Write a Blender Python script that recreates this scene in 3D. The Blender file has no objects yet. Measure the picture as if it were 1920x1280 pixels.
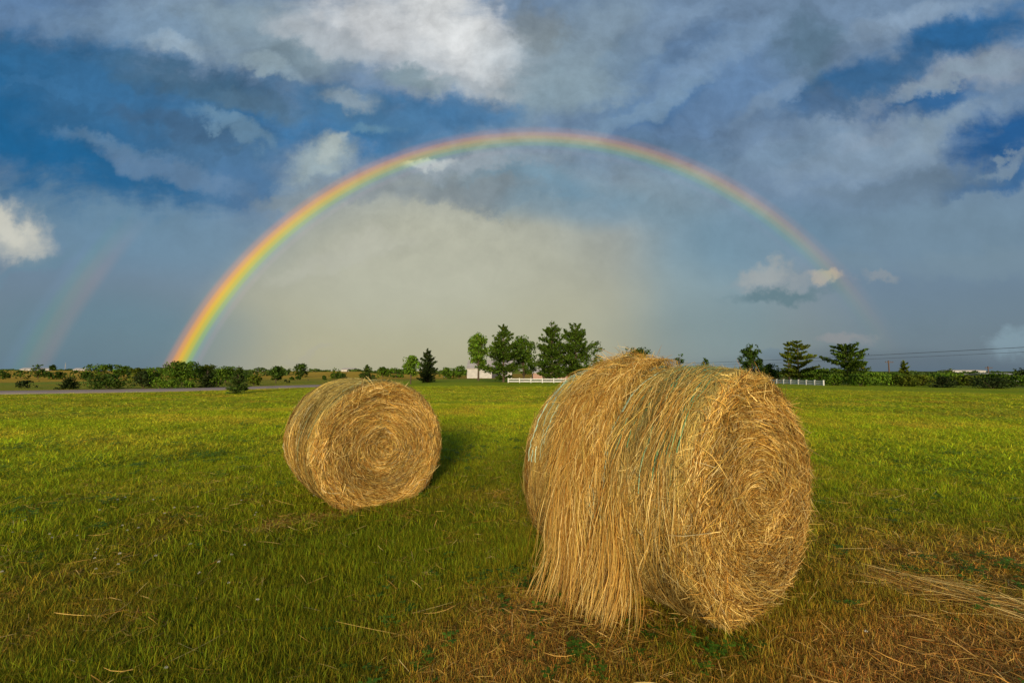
import bpy, math, random
import numpy as np
from mathutils import Vector

# ------------------------------------------------------------------ camera, world, sun
scene = bpy.context.scene
C = bpy.context.collection
F = 800.0; CX = 960.0; CY = 640.0            # focal length and centre in photo pixels
PIT = math.atan(55 / F)
CAMH = 1.55
SUN_EL = 12.4; SUN_AZ = 182.07               # degrees clockwise from +Y: behind the camera

cam_d = bpy.data.cameras.new('camera'); cam = bpy.data.objects.new('camera', cam_d); C.objects.link(cam)
cam_d.sensor_width = 36; cam_d.lens = 15.0; cam_d.clip_start = 0.05; cam_d.clip_end = 20000
cam.location = (0, 0, CAMH); cam.rotation_euler = (math.pi / 2 + PIT, 0, 0)
scene.camera = cam
scene.view_settings.view_transform = 'Standard'; scene.view_settings.look = 'None'
scene.view_settings.exposure = 0.0; scene.view_settings.gamma = 1.0

def lin(r, g, b):
    f = lambda c: (c / 255 / 12.92) if c / 255 <= 0.04045 else ((c / 255 + 0.055) / 1.055) ** 2.4
    return (f(r), f(g), f(b), 1.0)

def px_dir(px, py):
    x = (px - CX) / F; z = (CY - py) / F
    c, s = math.cos(PIT), math.sin(PIT)
    return np.array([x, c - z * s, s + z * c])

class NT:
    def __init__(s, tree): s.t = tree; tree.nodes.clear()
    def n(s, kind, **kw):
        nd = s.t.nodes.new(kind)
        for k, v in kw.items():
            if k.startswith('i_'):
                key = k[2:]
                nd.inputs[int(key) if key.isdigit() else key.replace('_', ' ')].default_value = v
            else: setattr(nd, k, v)
        return nd
    def l(s, a, b): s.t.links.new(a, b)
    def math(s, op, a, b=None, c=None, clamp=False):
        m = s.n('ShaderNodeMath', operation=op, use_clamp=clamp)
        for i, v in enumerate((a, b, c)):
            if v is None: continue
            if isinstance(v, (int, float)): m.inputs[i].default_value = v
            else: s.l(v, m.inputs[i])
        return m.outputs[0]
    def vmath(s, op, a, b=None, scale=None):
        m = s.n('ShaderNodeVectorMath', operation=op)
        for i, v in enumerate((a, b)):
            if v is None: continue
            if isinstance(v, (tuple, list)): m.inputs[i].default_value = v
            else: s.l(v, m.inputs[i])
        if scale is not None:
            if isinstance(scale, (int, float)): m.inputs['Scale'].default_value = scale
            else: s.l(scale, m.inputs['Scale'])
        return m.outputs[0]
    def mix(s, fac, a, b, blend='MIX'):
        m = s.n('ShaderNodeMix', data_type='RGBA', blend_type=blend)
        for sock, v in ((m.inputs[0], fac), (m.inputs[6], a), (m.inputs[7], b)):
            if isinstance(v, (int, float)): sock.default_value = v
            elif isinstance(v, tuple): sock.default_value = v
            else: s.l(v, sock)
        return m.outputs[2]
    def noise(s, vec, scale, detail=4, rough=0.55, dist=0.0, out='Fac'):
        m = s.n('ShaderNodeTexNoise'); s.l(vec, m.inputs['Vector'])
        m.inputs['Scale'].default_value = scale; m.inputs['Detail'].default_value = detail
        m.inputs['Roughness'].default_value = rough; m.inputs['Distortion'].default_value = dist
        return m.outputs[out]
    def rng(s, v, a, b, c=0.0, d=1.0, kind='SMOOTHSTEP'):
        m = s.n('ShaderNodeMapRange', interpolation_type=kind); s.l(v, m.inputs[0])
        for i, q in enumerate((a, b, c, d)): m.inputs[i + 1].default_value = q
        return m.outputs[0]

world = bpy.data.worlds.new('World'); scene.world = world; world.use_nodes = True
def build_world():
    N = NT(world.node_tree)
    out = N.n('ShaderNodeOutputWorld')
    sky = N.n('ShaderNodeTexSky', sky_type='NISHITA', sun_disc=False)
    sky.sun_elevation = math.radians(SUN_EL); sky.sun_rotation = math.radians(SUN_AZ)
    sky.air_density = 1.2; sky.dust_density = 1.0; sky.ozone_density = 2.0
    bg_sky = N.n('ShaderNodeBackground'); N.l(sky.outputs[0], bg_sky.inputs[0]); bg_sky.inputs[1].default_value = 0.12
    co = N.n('ShaderNodeTexCoord').outputs['Generated']
    sep = N.n('ShaderNodeSeparateXYZ'); N.l(co, sep.inputs[0])
    yy = N.math('MAXIMUM', sep.outputs[1], 0.06)
    cmb = N.n('ShaderNodeCombineXYZ')
    N.l(N.math('DIVIDE', sep.outputs[0], yy), cmb.inputs[0]); N.l(N.math('DIVIDE', sep.outputs[2], yy), cmb.inputs[1])
    P0 = cmb.outputs[0]
    # ragged edges: the coordinates of every cloud are stirred by noise of several sizes
    w1 = N.vmath('SUBTRACT', N.noise(P0, 2.2, 3, 0.55, 0, 'Color'), (0.5, 0.5, 0.5))
    w2 = N.vmath('SUBTRACT', N.noise(P0, 9.0, 6, 0.6, 0, 'Color'), (0.5, 0.5, 0.5))
    Pw = N.vmath('ADD', P0, N.vmath('SCALE', w1, None, 0.15))
    Pw = N.vmath('ADD', Pw, N.vmath('SCALE', w2, None, 0.13))
    w3 = N.vmath('SUBTRACT', N.noise(P0, 30.0, 6, 0.6, 0, 'Color'), (0.5, 0.5, 0.5))
    Pw = N.vmath('ADD', Pw, N.vmath('SCALE', w3, None, 0.045))
    Pw = N.vmath('MULTIPLY', Pw, (1, 1, 0))
    fm = N.n('ShaderNodeMapping'); N.l(P0, fm.inputs[0])
    fm.inputs['Rotation'].default_value = (0, 0, math.radians(-24)); fm.inputs['Scale'].default_value = (0.8, 1.9, 1)
    fray = N.math('MULTIPLY', N.math('SUBTRACT', N.noise(fm.outputs[0], 5.5, 10, 0.62, 0.35), 0.5), 1.5)
    Ps = N.vmath('ADD', P0, N.vmath('SCALE', w1, None, 0.12)); Ps = N.vmath('MULTIPLY', Ps, (1, 1, 0))
    def uv(px, py):
        d = px_dir(px, py); return d[0] / d[1], d[2] / d[1]
    col = [lin(98, 118, 146)]
    _az, _el = math.radians(SUN_AZ - 180), math.radians(-SUN_EL)
    dt = N.n('ShaderNodeVectorMath', operation='DOT_PRODUCT'); N.l(co, dt.inputs[0])
    dt.inputs[1].default_value = (math.sin(_az) * math.cos(_el), math.cos(_az) * math.cos(_el), math.sin(_el))
    inbow = N.rng(dt.outputs['Value'], math.cos(math.radians(44.5)), math.cos(math.radians(39.5)), 0.12, 1.0)
    def blob(px, py, a, b, rot, rgb, k=1.0, soft=1.0, smooth=False, hard=None, bow=False):
        u, v = uv(px, py)
        mp = N.n('ShaderNodeMapping', vector_type='TEXTURE')
        N.l(Ps if smooth else Pw, mp.inputs[0])
        mp.inputs['Location'].default_value = (u, v, 0); mp.inputs['Rotation'].default_value = (0, 0, math.radians(rot))
        mp.inputs['Scale'].default_value = (a / F, b / F, 1)
        g = N.n('ShaderNodeTexGradient', gradient_type='SPHERICAL'); N.l(mp.outputs[0], g.inputs[0])
        lo, hi = (0.0, 0.75 * soft) if hard is None else hard
        gv = g.outputs[1]
        if not smooth:   # frayed, broken edges
            gv = N.math('ADD', gv, N.math('MULTIPLY', fray, N.rng(gv, 0.0, 0.25, 0.0, 0.62 if hard is None else 0.35)))
        fac = N.rng(gv, lo, hi, 0.0, k)
        if bow: fac = N.math('MULTIPLY', fac, inbow)
        col[0] = N.mix(fac, col[0], lin(*rgb))
    # elevation base: paler slate low down
    base = N.rng(sep.outputs[2], -0.02, 0.32, 0, 1)
    col[0] = N.mix(base, lin(98, 114, 132), lin(108, 128, 158))
#BLOBS
    # broad cloud sheets
    blob(60, 20, 330, 120, -10, (88, 118, 160), 0.8)
    blob(1250, 180, 380, 200, 15, (88, 118, 160), 0.7)
    blob(1130, 330, 300, 110, 0, (88, 120, 154), 0.7)
    blob(520, 60, 480, 120, -3, (131, 146, 162), 0.9)
    blob(760, 60, 340, 150, -14, (176, 176, 186), 0.95)
    blob(1040, 150, 260, 130, 6, (135, 150, 162), 0.8)
    blob(860, 130, 210, 110, 0, (176, 178, 188), 0.8)
    blob(840, 60, 190, 100, -16, (220, 216, 222), 1.0)
    blob(600, 80, 170, 50, -20, (172, 174, 184), 0.8)
    blob(690, 40, 140, 60, -30, (200, 197, 204), 0.8)
    blob(940, 100, 80, 80, 20, (196, 196, 204), 0.6)
    blob(1100, 60, 200, 110, 20, (127, 142, 160), 0.7)
    blob(1010, 50, 60, 90, 20, (120, 124, 128), 0.6)
    blob(250, 50, 280, 60, -6, (111, 134, 164), 0.7)
    blob(1640, 280, 350, 110, 12, (125, 142, 166), 0.95)
    blob(1780, 160, 300, 60, 19, (133, 142, 162), 1.0)
    blob(1780, 430, 480, 110, 2, (109, 130, 152), 0.8, smooth=True)
    blob(120, 385, 360, 80, -6, (103, 126, 150), 0.9)
    blob(300, 440, 440, 120, -6, (99, 128, 156), 0.8, smooth=True)
    # deep blue openings
    blob(60, 160, 360, 120, -4, (20, 90, 138), 0.95)
    blob(240, 300, 420, 110, -10, (26, 90, 136), 0.9)
    blob(100, 225, 520, 215, -6, (10, 88, 140), 1.0)
    blob(360, 260, 330, 150, -16, (28, 94, 146), 1.0)
    blob(470, 345, 120, 60, -30, (44, 98, 152), 0.8)
    blob(700, 240, 270, 100, 0, (40, 104, 156), 0.95)
    blob(600, 190, 160, 60, -10, (52, 100, 142), 0.7)
    blob(860, 215, 190, 64, 0, (56, 108, 156), 0.8)
    blob(1215, 200, 120, 50, 20, (62, 102, 150), 0.7)
    blob(1060, 330, 170, 50, 0, (70, 112, 160), 0.7)
    blob(1610, 150, 230, 75, 18, (30, 84, 134), 1.0)
    blob(1800, 70, 260, 70, 22, (38, 92, 144), 1.0)
    blob(1740, 200, 170, 40, 12, (34, 88, 142), 0.95)
    blob(1880, 270, 150, 80, 16, (26, 80, 136), 1.0)
    blob(1860, 345, 140, 34, 10, (40, 92, 146), 0.9)
    blob(240, 200, 420, 150, -14, (62, 102, 142), 0.55)
    blob(420, 300, 260, 90, -24, (84, 112, 144), 0.5)
    blob(700, 230, 200, 60, -6, (84, 116, 148), 0.45)
    blob(1640, 150, 200, 60, 20, (70, 102, 138), 0.45)
    # darker grey undersides
    blob(360, 165, 220, 50, -16, (66, 96, 124), 0.8)
    blob(320, 240, 180, 34, -18, (58, 88, 122), 0.7)
    blob(470, 210, 130, 34, -14, (81, 108, 134), 0.7)
    blob(570, 120, 150, 50, -14, (117, 132, 146), 0.7)
    blob(760, 150, 120, 34, -8, (115, 136, 150), 0.7)
    blob(1520, 80, 110, 120, 30, (81, 104, 126), 0.8)
    blob(1545, 190, 90, 50, 10, (78, 96, 124), 0.6)
    blob(1700, 355, 240, 50, 6, (99, 116, 138), 0.8)
    blob(1180, 90, 100, 40, 30, (103, 124, 146), 0.6)
    # lighter wisps and heads
    blob(640, 195, 90, 34, -6, (146, 156, 168), 0.7)
    blob(500, 135, 90, 30, -18, (151, 166, 180), 0.8)
    blob(340, 95, 90, 30, -16, (149, 164, 184), 0.8)
    blob(210, 275, 170, 26, -12, (92, 124, 160), 0.85)
    blob(100, 180, 170, 16, -12, (54, 106, 154), 0.7)
    blob(430, 250, 130, 26, -28, (101, 130, 158), 0.8)
    blob(320, 320, 240, 34, -14, (96, 122, 156), 0.8)
    blob(700, 252, 70, 18, 4, (96, 134, 164), 0.8)
    blob(590, 315, 100, 56, 25, (146, 158, 168), 1.0)
    blob(620, 292, 50, 24, 40, (168, 174, 176), 0.8)
    blob(560, 372, 130, 34, 10, (128, 138, 150), 0.8)
    blob(1330, 110, 260, 46, 34, (117, 138, 168), 0.8)
    blob(1240, 50, 180, 36, 34, (121, 140, 168), 0.7)
    blob(1180, 215, 200, 28, 26, (117, 140, 168), 0.7)
    blob(1440, 190, 160, 30, 40, (115, 134, 162), 0.7)
    blob(1480, 290, 220, 40, 24, (115, 136, 164), 0.8)
    blob(1720, 25, 190, 40, 10, (125, 142, 168), 0.85)
    blob(1800, 150, 200, 26, 19, (133, 148, 168), 0.7)
    blob(1760, 250, 110, 40, 22, (133, 148, 168), 0.7)
    blob(1640, 240, 160, 30, 16, (133, 146, 168), 0.7)
    blob(1880, 320, 70, 16, 20, (125, 140, 160), 0.7)
    blob(1850, 480, 260, 50, 6, (115, 132, 150), 0.5)
    blob(10, 428, 120, 70, -24, (182, 178, 176), 0.95)
    blob(5, 415, 80, 34, -20, (206, 198, 190), 0.75)
    blob(70, 480, 130, 30, 15, (99, 126, 150), 0.8)
    # inside the bow: rain lit from the front, warm grey
    blob(880, 610, 920, 540, 0, (165, 162, 151), 1.0, smooth=True, hard=(0.0, 0.95), bow=True)
    blob(780, 690, 760, 400, 0, (173, 164, 141), 0.9, smooth=True, bow=True)
    blob(800, 490, 380, 170, 6, (181, 175, 159), 0.8, smooth=True, bow=True)
    blob(980, 345, 260, 60, -4, (107, 132, 152), 0.8)
    blob(1080, 385, 260, 60, -6, (101, 132, 158), 0.6, smooth=True)
    blob(870, 318, 150, 34, 8, (152, 158, 170), 0.8)
    blob(800, 318, 60, 20, 8, (184, 186, 190), 0.9)
    blob(860, 366, 230, 34, 2, (130, 136, 144), 0.8)
    blob(690, 372, 90, 26, 10, (134, 138, 144), 0.7)
    blob(640, 480, 200, 30, 14, (182, 176, 165), 0.5)
    blob(1330, 560, 190, 340, 14, (113, 146, 168), 0.5, smooth=True)
    blob(1420, 450, 240, 100, 0, (97, 128, 154), 0.5, smooth=True)
    blob(1330, 640, 300, 130, 0, (104, 118, 128), 0.45, smooth=True)
    # little cumulus low on the right
    blob(1460, 548, 140, 22, 0, (91, 114, 128), 0.9)
    blob(1455, 520, 110, 28, 0, (140, 144, 154), 0.8)
    blob(1440, 508, 66, 30, 6, (158, 158, 162), 0.75)
    blob(1548, 524, 55, 18, -14, (172, 160, 152), 0.85)
    blob(1605, 500, 80, 40, -10, (111, 130, 150), 0.7)
    blob(1650, 527, 50, 14, 0, (134, 138, 150), 0.75)
    blob(1595, 644, 60, 20, 0, (136, 134, 144), 0.8)
    blob(1470, 672, 60, 22, 0, (101, 120, 140), 0.7)
    blob(1890, 625, 80, 40, 18, (123, 144, 164), 0.85)
    blob(590, 662, 60, 12, 0, (168, 160, 148), 0.5)
    blob(200, 640, 420, 130, 0, (89, 118, 140), 0.7, smooth=True)
    blob(1700, 690, 500, 40, 0, (80, 96, 116), 0.6, smooth=True)
#ENDBLOBS
    # fine cloud texture, streaked, strong aloft and calm near the horizon
    st = N.n('ShaderNodeMapping'); N.l(Pw, st.inputs[0])
    st.inputs['Rotation'].default_value = (0, 0, math.radians(-18)); st.inputs['Scale'].default_value = (0.7, 1.8, 1)
    n1 = N.noise(st.outputs[0], 4.2, 12, 0.62, 0.3)
    n2 = N.noise(P0, 12, 10, 0.62, 0.25)
    tex = N.math('ADD', N.math('MULTIPLY', N.math('SUBTRACT', n1, 0.5), 1.5), N.math('MULTIPLY', N.math('SUBTRACT', n2, 0.5), 1.3))
    amp = N.rng(sep.outputs[2], 0.10, 0.50, 0.08, 0.68)
    gain = N.math('ADD', 1.08, N.math('MULTIPLY', tex, amp))
    cv = N.vmath('MULTIPLY', N.vmath('SCALE', col[0], None, gain), (0.97, 1.035, 0.97))
    bg_c = N.n('ShaderNodeBackground'); N.l(cv, bg_c.inputs[0]); bg_c.inputs[1].default_value = 1.0
    mx = N.n('ShaderNodeMixShader')
    cover = N.rng(sep.outputs[1], -0.15, 0.25, 0.55, 0.93)
    N.l(cover, mx.inputs[0]); N.l(bg_sky.outputs[0], mx.inputs[1]); N.l(bg_c.outputs[0], mx.inputs[2])
    N.l(mx.outputs[0], out.inputs[0])
build_world()
world.cycles.sampling_method = 'MANUAL'; world.cycles.sample_map_resolution = 512

sun_d = bpy.data.lights.new('sun', 'SUN'); sun = bpy.data.objects.new('sun', sun_d); C.objects.link(sun)
sun_d.energy = 4.2; sun_d.angle = math.radians(12.0); sun_d.color = (1.0, 0.83, 0.58)
_a, _e = math.radians(SUN_AZ), math.radians(SUN_EL)
_to = Vector((math.sin(_a) * math.cos(_e), math.cos(_a) * math.cos(_e), math.sin(_e)))
sun.rotation_euler = _to.to_track_quat('Z', 'Y').to_euler()

# ------------------------------------------------------------------ helpers
RS = np.random.RandomState
def h3(ix, iy, iz, seed):
    n = (ix * 73856093) ^ (iy * 19349663) ^ (iz * 83492791) ^ ((int(seed) * 2654435761) & 0x7fffffff)
    n = (n ^ (n >> 13)) * 1274126177 & 0x7fffffff
    n = (n ^ (n >> 16)) * 1911520717 & 0x7fffffff
    return ((n ^ (n >> 15)) & 0xffffff) / float(0xffffff)
def vnoise(P, seed=0):
    P = np.asarray(P, float); i = np.floor(P).astype(np.int64); f = P - i; f = f * f * (3 - 2 * f)
    r = 0
    for dx in (0, 1):
        for dy in (0, 1):
            for dz in (0, 1):
                w = (f[..., 0] if dx else 1 - f[..., 0]) * (f[..., 1] if dy else 1 - f[..., 1]) * (f[..., 2] if dz else 1 - f[..., 2])
                r = r + w * h3(i[..., 0] + dx, i[..., 1] + dy, i[..., 2] + dz, seed)
    return r
def fbm(P, oct=4, seed=0):
    P = np.asarray(P, float); s = 0; a = 0.5; t = 0
    for o in range(oct):
        s = s + a * vnoise(P * 2 ** o, seed + o); t += a; a *= 0.55
    return s / t
def n2d(x, y, sc, oct=3, seed=0):
    x = np.asarray(x, float); y = np.asarray(y, float)
    return fbm(np.stack([x / sc + 37.1, y / sc + 11.7, 0 * x + 3.3], -1), oct, seed)
def sst(a, b, v):
    t = np.clip((np.asarray(v, float) - a) / (b - a), 0, 1); return t * t * (3 - 2 * t)

def ground_z(x, y):
    x = np.asarray(x, float); y = np.asarray(y, float)
    d = np.hypot(x, y)
    z = -1.4 * sst(45, 190, d)
    ang = np.degrees(np.arctan2(x, y))
    right = sst(24, 34, ang) * (1 - sst(90, 130, np.abs(ang)))
    z = z - 2.0 * sst(120, 330, d) * right
    left = (1 - sst(-8, 0, ang)) * sst(-120, -80, ang)
    hill = np.exp(-((ang + 21) / 9.5) ** 2) * sst(150, 330, d) * (1 - 0.75 * sst(380, 700, d))
    z = z + 2.35 * hill * (left > 0)
    z = z + 3.2 * left * sst(300, 620, d) * (1 - sst(-38, -31, ang)) * (1 - sst(900, 1600, d))
    z = z - 0.5 * sst(400, 1500, d)
    z = z + 0.05 * (n2d(x, y, 5.0, 3, 5) - 0.5) * sst(6, 20, d) + 0.02 * (n2d(x, y, 0.9, 2, 6) - 0.5)
    return z
def at(px, py, far=3000):
    """ground point under a photo pixel"""
    d = px_dir(px, py); ts = np.geomspace(0.8, far, 1600)
    pts = d[None] * ts[:, None]; below = (CAMH + pts[:, 2]) < ground_z(pts[:, 0], pts[:, 1])
    k = int(np.argmax(below)) if below.any() else len(ts) - 1
    return float(pts[k, 0]), float(pts[k, 1])
def along(px, depth):
    d = px_dir(px, 695); return float(d[0] / d[1] * depth), float(depth)
def z_at(py, depth):
    d = px_dir(960, py); return CAMH + d[2] / d[1] * depth

def tag(o, label=None, cat=None, group=None, kind=None):
    if label: o['label'] = label
    if cat: o['category'] = cat
    if group: o['group'] = group
    if kind: o['kind'] = kind
    return o
def empty(name, loc, rz=0.0):
    o = bpy.data.objects.new(name, None); C.objects.link(o); o.location = loc; o.rotation_euler = (0, 0, rz)
    o.empty_display_size = 0.2
    return o
def mesh_np(name, V, Q, mat, parent=None, attrs=None, smooth=True, tris=None):
    me = bpy.data.meshes.new(name); V = np.ascontiguousarray(V, np.float32)
    me.vertices.add(len(V)); me.vertices.foreach_set('co', V.ravel())
    Q = np.asarray(Q, np.int32).reshape(-1, 4) if Q is not None and len(Q) else np.zeros((0, 4), np.int32)
    T = np.asarray(tris, np.int32).reshape(-1, 3) if tris is not None and len(tris) else np.zeros((0, 3), np.int32)
    li = np.concatenate([Q.ravel(), T.ravel()]); nf = len(Q) + len(T)
    me.loops.add(len(li)); me.loops.foreach_set('vertex_index', li)
    me.polygons.add(nf)
    st = np.concatenate([np.arange(len(Q)) * 4, len(Q) * 4 + np.arange(len(T)) * 3]).astype(np.int32)
    me.polygons.foreach_set('loop_start', st)
    me.update(calc_edges=True)
    me.polygons.foreach_set('use_smooth', np.full(nf, smooth))
    for k, a in (attrs or {}).items():
        a = np.asarray(a, np.float32)
        if a.ndim == 1:
            at_ = me.attributes.new(k, 'FLOAT', 'POINT'); at_.data.foreach_set('value', a)
        elif a.shape[1] == 3:
            at_ = me.attributes.new(k, 'FLOAT_VECTOR', 'POINT'); at_.data.foreach_set('vector', a.ravel())
        else:
            at_ = me.attributes.new(k, 'FLOAT_COLOR', 'POINT'); at_.data.foreach_set('color', a.ravel())
    if mat: me.materials.append(mat)
    o = bpy.data.objects.new(name, me); C.objects.link(o)
    if parent: o.parent = parent
    return o
class MB:
    """collects boxes and tubes into one mesh"""
    def __init__(s): s.V = []; s.Q = []; s.n = 0
    def add(s, V, Q):
        s.V.append(np.asarray(V, float)); s.Q.append(np.asarray(Q, int) + s.n); s.n += len(V); return s
    def box(s, c, size, rz=0.0):
        x, y, z = [v / 2 for v in size]
        P = np.array([(a * x, b * y, d * z) for d in (-1, 1) for b in (-1, 1) for a in (-1, 1)], float)
        if rz: R_ = np.array([[math.cos(rz), -math.sin(rz), 0], [math.sin(rz), math.cos(rz), 0], [0, 0, 1]]); P = P @ R_.T
        return s.add(P + np.array(c), [(0, 2, 3, 1), (4, 5, 7, 6), (0, 1, 5, 4), (2, 6, 7, 3), (0, 4, 6, 2), (1, 3, 7, 5)])
    def tube(s, pts, rad, m=6):
        pts = np.asarray(pts, float); k = len(pts); rad = np.broadcast_to(rad, (k,))
        t = np.gradient(pts, axis=0); t /= np.linalg.norm(t, axis=1)[:, None] + 1e-9
        ref = np.where(np.abs(t[:, 2:3]) > 0.9, np.array([[1., 0, 0]]), np.array([[0, 0, 1.]]))
        a = np.cross(t, ref); a /= np.linalg.norm(a, axis=1)[:, None] + 1e-9; b = np.cross(t, a)
        th = np.arange(m) / m * 2 * np.pi
        V = pts[:, None] + rad[:, None, None] * (np.cos(th)[None, :, None] * a[:, None] + np.sin(th)[None, :, None] * b[:, None])
        Q = [(i * m + j, i * m + (j + 1) % m, (i + 1) * m + (j + 1) % m, (i + 1) * m + j) for i in range(k - 1) for j in range(m)]
        return s.add(V.reshape(-1, 3), Q)
    def build(s, name, mat, parent=None, smooth=False):
        return mesh_np(name, np.concatenate(s.V), np.concatenate(s.Q), mat, parent, smooth=smooth)

# ------------------------------------------------------------------ materials
def principled(name, rgb, rough=0.8, spec=0.2, noise=None, bump=0.0, bscale=20.0):
    m = bpy.data.materials.new(name); m.use_nodes = True; N = NT(m.node_tree)
    out = N.n('ShaderNodeOutputMaterial'); b = N.n('ShaderNodeBsdfPrincipled'); N.l(b.outputs[0], out.inputs[0])
    b.inputs['Roughness'].default_value = rough; b.inputs['Specular IOR Level'].default_value = spec
    co = N.n('ShaderNodeTexCoord').outputs['Object']
    if noise:
        sc, rgb2 = noise
        N.l(N.mix(N.rng(N.noise(co, sc, 5, 0.6), 0.3, 0.7), (*rgb, 1), (*rgb2, 1)), b.inputs['Base Color'])
    else: b.inputs['Base Color'].default_value = (*rgb, 1)
    if bump:
        bp = N.n('ShaderNodeBump'); bp.inputs['Strength'].default_value = bump; bp.inputs['Distance'].default_value = 0.02
        N.l(N.noise(co, bscale, 5, 0.6), bp.inputs['Height']); N.l(bp.outputs[0], b.inputs['Normal'])
    return m
def attr_col_mat(name, attr='col', rough=0.7, transl=0.25, inst=False, mul=None, spec=0.15):
    m = bpy.data.materials.new(name); m.use_nodes = True; N = NT(m.node_tree)
    out = N.n('ShaderNodeOutputMaterial')
    a = N.n('ShaderNodeAttribute', attribute_name=attr).outputs['Color']
    if inst:
        t = N.n('ShaderNodeAttribute', attribute_name='tint', attribute_type='INSTANCER').outputs['Color']
        a = N.mix(1.0, a, t, 'MULTIPLY')
    if mul: a = N.mix(1.0, a, (*mul, 1), 'MULTIPLY')
    b = N.n('ShaderNodeBsdfPrincipled'); b.inputs['Roughness'].default_value = rough; b.inputs['Specular IOR Level'].default_value = spec
    N.l(a, b.inputs['Base Color'])
    if transl:
        tr = N.n('ShaderNodeBsdfTranslucent'); N.l(a, tr.inputs[0])
        mx = N.n('ShaderNodeMixShader'); mx.inputs[0].default_value = transl
        N.l(b.outputs[0], mx.inputs[1]); N.l(tr.outputs[0], mx.inputs[2]); N.l(mx.outputs[0], out.inputs[0])
    else: N.l(b.outputs[0], out.inputs[0])
    return m
M_bark = principled('bark', (0.07, 0.05, 0.035), 0.9, 0.1, (3.0, (0.12, 0.09, 0.06)), 0.6, 12)
M_leaf = attr_col_mat('leaves', transl=0.3)
M_grass = attr_col_mat('grass_blades', transl=0.3, inst=True)
M_straw = attr_col_mat('straw', transl=0.15, rough=0.6, spec=0.2)
M_litter = attr_col_mat('straw_litter', transl=0.1, rough=0.6, inst=True)
M_white = principled('white_paint', (0.66, 0.66, 0.63), 0.5, 0.3, (2.0, (0.54, 0.54, 0.51)))
M_wood = principled('weathered_pole_wood', (0.10, 0.065, 0.045), 0.9, 0.1, (6.0, (0.15, 0.10, 0.07)))
M_wire = principled('wire', (0.05, 0.05, 0.055), 0.5, 0.3)
M_road = principled('old_asphalt', (0.30, 0.225, 0.19), 0.9, 0.1, (0.6, (0.37, 0.285, 0.24)), 0.3, 40)

# ------------------------------------------------------------------ ground
def road_line():
    P = [at(x, y) for x, y in ((-420, 742), (-200, 738.6), (0, 736), (200, 733.6), (330, 731.5), (430, 729), (500, 726.6), (560, 724.4))]
    # beyond this the road swings away behind the swell of the field
    P += [(P[-1][0] + 4, P[-1][1] + 4)]
    return np.array(P)
ROAD = road_line()
def road_dist(x, y):
    best = np.full(np.shape(x), 1e9)
    for a, b in zip(ROAD[:-1], ROAD[1:]):
        d = b - a; t = np.clip(((x - a[0]) * d[0] + (y - a[1]) * d[1]) / (d @ d), 0, 1)
        best = np.minimum(best, np.hypot(x - a[0] - t * d[0], y - a[1] - t * d[1]))
    return best

def dryness(x, y):
    """0 lush green .. 1 cut brown stubble, in the near field"""
    n = n2d(x, y, 1.6, 4, 21); m = n2d(x, y, 0.45, 3, 22)
    d = 0.28 * sst(0.54, 0.78, n)
    reg = np.exp(-(((x - 2.5) / 1.5) ** 2 + ((y - 2.0) / 0.75) ** 2)) * 0.95        # right foreground, raked
    reg = reg + np.exp(-(((x - 3.6) / 1.3) ** 2 + ((y - 3.5) / 0.7) ** 2)) * 0.5
    reg = reg + np.exp(-(((x - 0.15) / 0.7) ** 2 + ((y - 2.6) / 0.6) ** 2)) * 0.45  # under the torn side
    reg = reg + np.exp(-(((x - 1.2) / 0.9) ** 2 + ((y - 1.7) / 0.5) ** 2)) * 0.30
    reg = reg + np.exp(-(((x + 1.4) / 2.2) ** 2 + ((y - 2.1) / 0.9) ** 2)) * 0.04
    return np.clip(d + reg * (0.45 + 1.1 * m), 0, 1)
def swath(x, y):
    """faint mowing swaths running across the field"""
    return 0.5 + 0.5 * np.sin((y * 0.97 + x * 0.22 + 1.5 * n2d(x, y, 9, 2, 31)) * 2 * np.pi / 3.6)

G_NEAR = np.array([0.122, 0.146, 0.005]); G_MID = np.array([0.245, 0.325, 0.008]); G_YEL = np.array([0.420, 0.330, 0.030])
G_BROWN = np.array([0.370, 0.235, 0.050])
def field_color(x, y):
    d = np.hypot(x, y)
    n = n2d(x, y, 2.6, 4, 41)[..., None]; s = swath(x, y)[..., None]; far = sst(2, 12, d)[..., None]
    c = G_NEAR + (G_MID - G_NEAR) * np.clip(0.15 + 0.75 * far + 0.9 * (n - 0.5), 0, 1)  # darker green close to the camera, lighter with distance
    c = c + (G_YEL - c) * np.clip((0.00 + 0.30 * s) * sst(5, 20, d)[..., None] + 1.0 * (n2d(x, y, 1.3, 4, 42)[..., None] - 0.52), 0, 0.7)
    dr = dryness(x, y)[..., None]
    c = c + (G_YEL * np.array([1.05, 0.8, 1.1]) - c) * np.clip(dr * 1.6, 0, 1) * 0.7
    c = c + (G_BROWN - c) * np.clip(dr * 1.5 - 0.45, 0, 1)
    return c

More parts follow.
